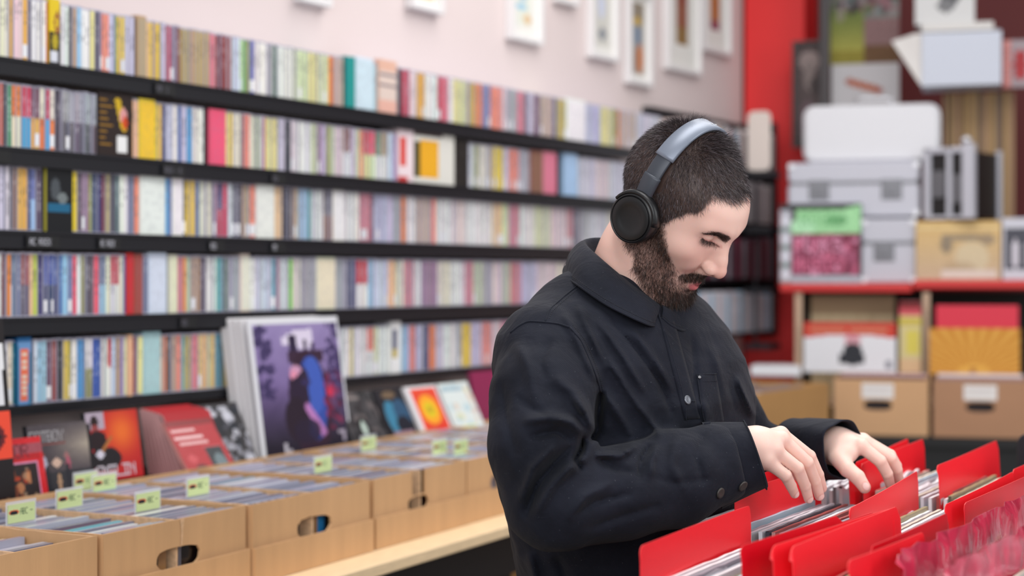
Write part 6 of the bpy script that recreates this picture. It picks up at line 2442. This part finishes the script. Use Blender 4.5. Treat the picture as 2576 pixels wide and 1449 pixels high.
# folds: (polyline in the picture, width px, height m); negative height = crease.  They shape the cloth facing the camera.
FOLDS = [
    # where the sleeve head bulges over the armhole and falls inwards
    ([(1512, 985), (1506, 1040), (1500, 1085), (1484, 1110)], 12, -.012),
    ([(1452, 1000), (1478, 1050), (1500, 1092)], 15, .008),
    ([(1395, 950), (1440, 985), (1470, 1040)], 20, .006),
    ([(1320, 1060), (1380, 1048), (1436, 1062), (1466, 1090)], 16, .009),
    ([(1330, 1100), (1400, 1085), (1440, 1110)], 12, -.007),
    ([(1300, 1000), (1350, 1035), (1400, 1050)], 14, -.004),
    ([(1468, 1095), (1462, 1130), (1448, 1158), (1462, 1180)], 10, -.014),
    ([(1440, 1120), (1400, 1160), (1350, 1220), (1322, 1300)], 15, -.010),
    ([(1472, 1150), (1430, 1180), (1390, 1220), (1350, 1290)], 15, .008),
    ([(1395, 1120), (1340, 1180), (1312, 1260)], 15, .008),
    ([(1500, 1150), (1550, 1180), (1600, 1190)], 12, -.004),
    ([(1500, 1150), (1520, 1145), (1560, 1148), (1600, 1122)], 10, .006),
    ([(1540, 1215), (1470, 1250), (1430, 1310)], 16, .004),
    ([(1634, 1118), (1612, 1160), (1606, 1210)], 9, -.005),
    ([(1655, 1120), (1640, 1160), (1636, 1200)], 12, .004),
    ([(1590, 1240), (1500, 1262), (1440, 1300)], 10, -.004),
    ([(1700, 1110), (1690, 1170), (1720, 1230)], 14, .003),
    ([(1770, 1090), (1752, 1150), (1770, 1220)], 12, -.003),
    ([(1660, 1270), (1560, 1300), (1480, 1330)], 14, -.004),
    ([(1640, 1200), (1700, 1215), (1790, 1205)], 9, -.002),
    # upper sleeve
    ([(1300, 860), (1330, 930), (1345, 1000)], 18, .004),
    ([(1385, 850), (1360, 910), (1372, 960)], 14, -.003),
    ([(1262, 960), (1275, 1060), (1300, 1150)], 18, -.004),
    # chest
    ([(1455, 770), (1520, 900), (1590, 1010), (1660, 1098)], 15, .007),
    ([(1475, 800), (1535, 930), (1600, 1030), (1650, 1092)], 11, -.006),
    ([(1420, 790), (1460, 870), (1500, 960)], 13, .004),
    ([(1500, 800), (1570, 900), (1620, 985)], 11, .004),
    ([(1540, 810), (1600, 880), (1660, 960), (1690, 1040)], 10, -.004),
    ([(1590, 830), (1650, 910), (1690, 980)], 10, .003),
    ([(1520, 985), (1560, 1050), (1590, 1098)], 14, .004),
    ([(1740, 850), (1748, 930), (1745, 1000)], 10, -.003),
    ([(1790, 870), (1810, 940), (1830, 1010)], 13, .002),
    ([(1830, 960), (1850, 1030), (1880, 1060)], 12, -.002),
    ([(1855, 950), (1880, 1010), (1895, 1050)], 9, .005),
    ([(1760, 1010), (1780, 1055)], 14, .003),
    # below the arm
    ([(1330, 1390), (1345, 1449), (1350, 1500)], 16, .005),
    ([(1400, 1400), (1420, 1449), (1425, 1500)], 18, -.004),
    # far sleeve
    ([(1985, 1075), (1975, 1110), (1990, 1150)], 8, -.004),
    ([(2010, 1068), (2005, 1110), (2015, 1160)], 8, .003),
]


def folds(P):
    px = 1288 + F * P[:, 0] / P[:, 1]
    py = HOR - F * (P[:, 2] - HC) / P[:, 1]
    tot = np.zeros(len(P), dtype=np.float32)
    for poly, w, hgt in FOLDS:
        x0, x1 = min(p[0] for p in poly) - 3 * w, max(p[0] for p in poly) + 3 * w
        y0, y1 = min(p[1] for p in poly) - 3 * w, max(p[1] for p in poly) + 3 * w
        sel = np.where((px > x0) & (px < x1) & (py > y0) & (py < y1))[0]
        if not len(sel):
            continue
        w = w * .78
        qx, qy = px[sel], py[sel]
        best = np.full(len(sel), 1e9)
        along = np.zeros(len(sel))
        Ls = [0]
        for (ax, ay_), (bx, by) in zip(poly[:-1], poly[1:]):
            Ls.append(Ls[-1] + math.hypot(bx - ax, by - ay_))
        for i, ((ax, ay_), (bx, by)) in enumerate(zip(poly[:-1], poly[1:])):
            dx, dy = bx - ax, by - ay_
            l2 = dx * dx + dy * dy
            t = np.clip(((qx - ax) * dx + (qy - ay_) * dy) / l2, 0, 1)
            dd = np.hypot(qx - ax - t * dx, qy - ay_ - t * dy)
            u = (Ls[i] + t * math.sqrt(l2)) / Ls[-1]
            m_ = dd < best
            best[m_] = dd[m_]
            along[m_] = u[m_]
        taper = np.sqrt(np.clip(np.minimum(along / .25, (1 - along) / .25), .0, 1)) * .85 + .15
        g = np.exp(-(best / w) ** 2) if hgt > 0 else np.exp(-np.abs(best / w) ** 1.4)
        tot[sel] += (hgt * 1.8 * g * taper).astype(np.float32)
    return tot


def jacketf(P):
    d = trunk(P, 0.0)
    # yoke and shoulders
    sh = f_chain(P, [(C3(1560, 790, 2.37), .075), (C3(1450, 815, 2.30), .060), (C3(1366, 872, 2.22), .056)], .02)
    d = smin(d, sh, .04)
    sh = f_chain(P, [(C3(1600, 790, 2.38), .070), (C3(1680, 830, 2.44), .058), (C3(1722, 880, 2.48), .056)], .02)
    d = smin(d, sh, .04)
    ra = f_chain(P, ARM_R, .010)
    a_, b_ = V3(*C3(1800, 1165, 2.21)), V3(*C3(1852, 1153, 2.209))
    ra = smax(ra, (P - b_) @ ((b_ - a_) / np.linalg.norm(b_ - a_)), .006)
    la = f_chain(P, ARM_L, .025)
    a_, b_ = V3(*C3(1980, 1124, 2.58)), V3(*C3(2050, 1126, 2.525))
    la = smax(la, (P - b_) @ ((b_ - a_) / np.linalg.norm(b_ - a_)), .006)
    d = smin(d, ra, .018)
    d = smin(d, la, .018)
    front = sst(.02, -.03, (P - V3(.15, 2.36, 0)) @ V3(.25, .97, 0))
    near = P[:, 1] < 2.40
    d = d - folds(P) * np.where(P[:, 0] > .42, 1.0, sst(2.46, 2.38, P[:, 1]))
    d = d - .0016 * vnoise(P * V3(1, 1, .6), 42, 12) - .0010 * vnoise(P, 95, 13)
    return d


jv, jf = surface(jacketf, (-.16, 1.94, .79), (.50, 2.74, 1.56), .0034)
jacket = part('jacket', np_mesh('jacket', jv, jf, TWILL))
print('jacket', round(_time.time() - _t0, 1), len(jv))
from mathutils.bvhtree import BVHTree
jb = BVHTree.FromPolygons([tuple(v) for v in jv], [tuple(int(i) for i in f_) for f_ in jf])
EYE = Vector((0, 0, HC))


def on(px, py, lift=.0):
    d = Vector(((px - 1288) / F, 1, -(py - HOR) / F)).normalized()
    h = jb.ray_cast(EYE, d)
    if h[0] is None:
        return None, None
    n = h[1].normalized()
    if n.dot(d) > 0:
        n = -n
    return h[0] + n * lift, n


def dense(poly, step=6):
    out = []
    for (ax, ay_), (bx, by) in zip(poly[:-1], poly[1:]):
        k_ = max(1, int(math.hypot(bx - ax, by - ay_) / step))
        for i in range(k_):
            out.append((ax + (bx - ax) * i / k_, ay_ + (by - ay_) * i / k_))
    out.append(poly[-1])
    return out


def seam(name, poly, r=.0011, lift=.0004, mat=None, parent=None):
    pts = []
    for p in dense(poly):
        h, n = on(p[0], p[1], lift)
        if h is not None and pts and (h - pts[-1]).length > .022:
            break
        if h is not None:
            pts.append(h)
    if len(pts) < 2:
        return None
    # smooth
    for _ in range(2):
        pts = [pts[0]] + [(pts[i - 1] + pts[i] * 2 + pts[i + 1]) / 4 for i in range(1, len(pts) - 1)] + [pts[-1]]
    m_ = MB()
    m_.tube(pts, r, n=7)
    return part(name, m_, mat or TWILL, parent or jacket)


def stitches(poly, name='stitching', r=.00035, gap=5.2, dash=3.2):
    m_ = MB()
    pts = dense(poly, 1.0)
    i = 0
    while i + dash < len(pts):
        a, _n = on(*pts[int(i)], .0006)
        b, _n = on(*pts[int(i + dash)], .0006)
        if a is not None and b is not None and (a - b).length < .01:
            m_.tube([a, b], r, n=4)
        i += gap
    if m_.v:
        return part(name, m_, THREAD, jacket)


def patch(name, quad, nx, ny, lift, thick, mat=None, parent=None):
    """cloth patch: QUAD four picture corners (tl, tr, br, bl) laid on the jacket"""
    m_ = MB()
    NY = ny
    top, bot = [], []
    W = nx + 1
    for i in range(ny + 1):
        if i > 3:               # the cloth passes behind the forearm: stop there
            if any(abs(top[(i - 1) * W + j].y - top[(i - 2) * W + j].y) > .012 for j in range(W)):
                del top[(i - 1) * W:], bot[(i - 1) * W:]
                ny = i - 2
                break
        for j in range(nx + 1):
            u, v = j / nx, i / NY
            x = (quad[0][0] * (1 - u) + quad[1][0] * u) * (1 - v) + (quad[3][0] * (1 - u) + quad[2][0] * u) * v
            y = (quad[0][1] * (1 - u) + quad[1][1] * u) * (1 - v) + (quad[3][1] * (1 - u) + quad[2][1] * u) * v
            h, n = on(x, y, lift + thick)
            if h is None:
                return None
            top.append(h)
            bot.append(h - n * (thick + lift + .001))
    k_ = len(top)
    fs = []
    W = nx + 1
    for i in range(ny):
        for j in range(nx):
            q = i * W + j
            fs.append((q, q + W, q + W + 1, q + 1))
    edge = [j for j in range(nx + 1)] + [i * W + nx for i in range(1, ny + 1)] + [ny * W + j for j in range(nx - 1, -1, -1)] + [i * W for i in range(ny - 1, 0, -1)]
    for a, b in zip(edge, edge[1:] + edge[:1]):
        fs.append((a, b, b + k_, a + k_))
    m_.add(top + bot, fs)
    return part(name, m_, mat or TWILL, parent or jacket)


seam('yoke_seam', [(1462, 712), (1420, 745), (1382, 778), (1371, 811)])
seam('shoulder_seam', [(1284, 838), (1305, 820), (1329, 808), (1371, 811), (1405, 815), (1434, 824)], .0014)
seam('armhole_seam', [(1434, 824), (1462, 858), (1483, 905), (1500, 950), (1511, 985)], .0013)
stitches([(1468, 716), (1428, 748), (1390, 782), (1380, 806)])
stitches([(1440, 818), (1470, 854), (1492, 902), (1508, 948), (1518, 985)])
patch('placket', [(1658, 800), (1692, 800), (1760, 1052), (1722, 1054)], 5, 26, .0002, .0016)
seam('placket_edge', [(1654, 790), (1680, 862), (1704, 946), (1720, 1010), (1724, 1056)], .0013, .0012)
patch('chest_pocket', [(1753, 943), (1800, 941), (1820, 1062), (1772, 1068)], 7, 16, .0002, .0014)
seam('pocket_edge', [(1753, 943), (1760, 1000), (1772, 1066)], .0009, .0012)
seam('pocket_edge', [(1754, 961), (1778, 960), (1802, 958)], .0005, .0016)
seam('pocket_edge', [(1753, 943), (1778, 942), (1800, 941)], .0009, .0014)


def button(px, py, r, col, lift=.001, name='button', rough=.35, metal=.7, host=None, nrm=None):
    h, n = on(px, py, lift) if host is None else (host, nrm)
    if h is None:
        return
    m_ = MB()
    prof = [(r * .2, .0), (r, .0), (r * 1.0, .0012), (r * .85, .0020), (r * .55, .0016), (r * .02, .0016)]
    q = n.to_track_quat('Z', 'Y').to_matrix().to_4x4()
    m_.X = Matrix.Translation(h) @ q
    m_.lathe(prof, n=24)
    m_.X = Matrix.Identity(4)
    o = part(name, m_, M('button_%d' % int(col[0] * 100), col, rough, metal=metal), jacket)
    return o


button(1726, 1007, .0064, (.46, .47, .50), .002)
button(1757, 950, .0022, (.55, .55, .56), .002, name='rivet')
seam('buttonhole', [(1733, 1010), (1746, 1011)], .0008, .0022)


# cuffs: open ends of the sleeves
def cuff(name, a, b, r0, r1, axis_tilt, ext=.012, inner=.055, squash=1.0, seed=1, up=(0, 0, 1), wav=.0025, n=56, thick=.0022, rollv=(0, 0, 0)):
    """tube from A to B (camera frame), folded inwards at B; axis_tilt skews the rim"""
    r_ = np.random.RandomState(seed)
    a, b = Vector(a), Vector(b)
    ax = (b - a).normalized()
    u = ax.cross(Vector(up)).normalized()
    v = u.cross(ax).normalized()
    ph = r_.uniform(0, 6.28, 4)
    def ring(t, r, inn=0.0):
        c = a + (b - a) * t
        out = []
        for k_ in range(n):
            th = 2 * math.pi * k_ / n
            rr_ = r + wav * (math.sin(3 * th + ph[0]) * .5 + math.sin(5 * th + ph[1] + t * 2) * .35 + math.sin(8 * th + ph[2]) * .15) - inn
            p = c + u * (rr_ * math.cos(th)) + v * (rr_ * math.sin(th) * squash)
            p = p + ax * (axis_tilt[0] * math.cos(th) + axis_tilt[1] * math.sin(th)) * max(0, t) ** 2
            out.append(p)
        return out
    rings = [ring(t, r0 + (r1 - r0) * t) for t in (0, .15, .3, .5, .7, .85, .96)]
    rings += [ring(1.0, r1, -.0002), ring(1.006, r1, thick * .5), ring(1.0, r1, thick)]
    for t in (.9, .7, .5, .3):
        rings.append(ring(t, r0 + (r1 - r0) * t, thick + .0005))
    m_ = MB()
    m_.loft([[tuple(p) for p in r] for r in rings], caps=False)
    o = part(name, m_, TWILL, jacket)
    return o, ring


cr, ring_r = cuff('cuff', C3(1790, 1168, 2.205), C3(1903, 1143, 2.202), .0580, .0445, (-.0, -.0045), seed=4, wav=.0022)
cl, ring_l = cuff('cuff', C3(2010, 1124, 2.560), C3(2118, 1128, 2.468), .0475, .0440, (.010, .006), seed=9, wav=.0045)


def seam_ring(ring, t, r, rad=.0008):
    m_ = MB()
    pts = [p for p in ring(t, r, -.0006)]
    m_.tube(pts + [pts[0], pts[1]], rad, n=6, caps=False)
    part('cuff_seam', m_, TWILL, jacket)


seam_ring(ring_r, .42, .0488)
seam_ring(ring_r, .97, .0466)
seam_ring(ring_l, .30, .0443)
# cuff buttons, on the side towards the camera
cb = BVHTree.FromPolygons([tuple(v.co) for v in cr.data.vertices], [tuple(p.vertices) for p in cr.data.polygons])
for px, py in ((1868, 1222), (1811, 1240)):
    d = Vector(((px - 1288) / F, 1, -(py - HOR) / F)).normalized()
    h, h2 = cb.ray_cast(EYE, d), jb.ray_cast(EYE, d)
    if h[0] is None or (h2[0] is not None and h2[3] < h[3]):
        h = h2
    if h[0] is not None:
        n = h[1].normalized()
        n = -n if n.dot(d) > 0 else n
        button(px, py, .0072, (.30, .29, .28), host=h[0] + n * .0006, nrm=n, metal=.5, rough=.5)

# ------------------------------------------------------------------ collar
def curve_pts(cps, n):
    """Catmull-Rom through control points"""
    P = [Vector(p) for p in cps]
    P = [P[0] * 2 - P[1]] + P + [P[-1] * 2 - P[-2]]
    out = []
    segs = len(P) - 3
    for i in range(n + 1):
        t = i / n * segs
        k_ = min(int(t), segs - 1)
        t -= k_
        p0, p1, p2, p3 = P[k_:k_ + 4]
        out.append(.5 * ((2 * p1) + (p2 - p0) * t + (2 * p0 - 5 * p1 + 4 * p2 - p3) * t * t + (3 * p1 - p0 - 3 * p2 + p3) * t ** 3))
    return out


def collar(name, fold, edge, base, n=40, m_rows=8, bulge=.006, thick=.0022):
    f_, e_, b_ = curve_pts([C3(*p) for p in fold], n), curve_pts([C3(*p) for p in edge], n), curve_pts([C3(*p) for p in base], n)
    mid = Vector(C3(1592, 700, 2.34))
    mm = MB()
    rows = []
    for k_ in range(m_rows + 1):            # stand, from its base up to the fold
        t = k_ / m_rows
        rows.append([b_[i].lerp(f_[i], t) for i in range(n + 1)])
    for k_ in range(1, m_rows + 1):         # leaf, down to its edge
        t = k_ / m_rows
        row = []
        for i in range(n + 1):
            p = f_[i].lerp(e_[i], t)
            o_ = (p - mid)
            o_.z = 0
            o_.normalize()
            row.append(p + (o_ + Vector((0, 0, .35))) * (bulge * math.sin(math.pi * min(1, t * 1.15)) + .0015))
        rows.append(row)
    vs = [p for r in rows for p in r]
    W = n + 1
    fs = [(i * W + j, i * W + j + 1, (i + 1) * W + j + 1, (i + 1) * W + j) for i in range(len(rows) - 1) for j in range(n)]
    mm.add([tuple(p) for p in vs], fs)
    o = part(name, mm, TWILL, jacket)
    so = o.modifiers.new('cloth', 'SOLIDIFY')
    so.thickness = thick
    so.offset = 0
    sb = o.modifiers.new('smooth', 'SUBSURF')
    sb.levels = sb.render_levels = 1
    # edge piping and stitch line
    mm = MB()
    last = rows[-1]
    mm.tube([p.lerp(rows[-2][i], .0) for i, p in enumerate(last)], .0014, n=8)
    part('collar_edge', mm, TWILL, o)
    mm = MB()
    row = [rows[-1][i].lerp(rows[-3][i], .5) for i in range(n + 1)]
    for i in range(n * 3):
        a = row[min(n, int(i / 3))].lerp(row[min(n, int(i / 3) + 1)], (i % 3) / 3)
        b = row[min(n, int(i / 3))].lerp(row[min(n, int(i / 3) + 1)], (i % 3 + .55) / 3)
        off = (a - mid); off.z = 0; off = off.normalized() * .0016
        mm.tube([a + off, b + off], .00035, n=4)
    part('stitching', mm, THREAD, o)
    return o


collar('collar',
       [(1600, 632, 2.455), (1552, 603, 2.435), (1508, 596, 2.405), (1474, 602, 2.372), (1478, 615, 2.325), (1505, 641, 2.288), (1546, 677, 2.268), (1594, 717, 2.264), (1637, 749, 2.270), (1657, 763, 2.282)],
       [(1590, 690, 2.47), (1530, 670, 2.47), (1470, 655, 2.44), (1428, 668, 2.390), (1421, 692, 2.330), (1452, 716, 2.240), (1520, 764, 2.205), (1585, 798, 2.195), (1628, 817, 2.205), (1645, 821, 2.230)],
       [(1600, 720, 2.45), (1560, 700, 2.43), (1520, 690, 2.40), (1490, 700, 2.370), (1490, 720, 2.330), (1510, 745, 2.295), (1550, 775, 2.275), (1595, 800, 2.268), (1632, 812, 2.275), (1656, 815, 2.290)])
collar('collar',
       [(1658, 764, 2.284), (1676, 768, 2.305), (1694, 762, 2.335), (1704, 742, 2.370), (1696, 705, 2.405), (1660, 660, 2.440), (1604, 632, 2.456)],
       [(1664, 800, 2.250), (1690, 822, 2.255), (1722, 832, 2.275), (1742, 800, 2.340), (1740, 760, 2.400), (1710, 715, 2.450), (1600, 690, 2.475)],
       [(1660, 815, 2.292), (1678, 815, 2.312), (1694, 805, 2.340), (1700, 785, 2.370), (1690, 750, 2.400), (1655, 725, 2.430), (1604, 720, 2.450)], n=28)

# ------------------------------------------------------------------ trousers and shoes
def trouserf(P):
    hip = V3(.165, 2.50, .86)
    d = f_ell(P, (.165, 2.50, .90), (.155, .155, .12))
    for s in (-1, 1):
        h0 = hip + LF * (.085 * s)
        kn = h0 + FW * .03 + V3(0, 0, -.42)
        an = h0 + FW * -.02 + LF * (.02 * s) + V3(0, 0, -.77)
        d = smin(d, f_chain(P, [(h0, .105), (kn, .078), (an, .072)], .02), .03)
    d = d - .003 * vnoise(P * V3(1, 1, .5), 35, 31)
    return smax(d, .055 - P[:, 2], .01)


tv, tf = surface(trouserf, (-.15, 2.12, 0.0), (.50, 2.80, 1.04), .010, B=6)
part('trousers', np_mesh('trousers', tv, tf, M('dark_trousers', (.11, .11, .14), .85, bump=.2, bscale=120)))
for s in (-1, 1):
    an = V3(.165, 2.50, .06) + FW * -.02 + LF * (.105 * s)
    def shoef(P):
        d = f_cap(P, an + V3(0, 0, -.008), an + FW * .15 + V3(0, 0, -.022), .048, .044)
        d = smin(d, f_cap(P, an, an + V3(0, 0, .05), .048, .050), .02)
        return smax(d, .003 - P[:, 2], .006)
    c = an + FW * .07
    sv, sf_ = surface(shoef, c - .20, c + .20, .007, B=6)
    part('shoe', np_mesh('shoe', sv, sf_, M('shoe_black', (.08, .08, .085), .5)))
print('person done', round(_time.time() - _t0, 1))
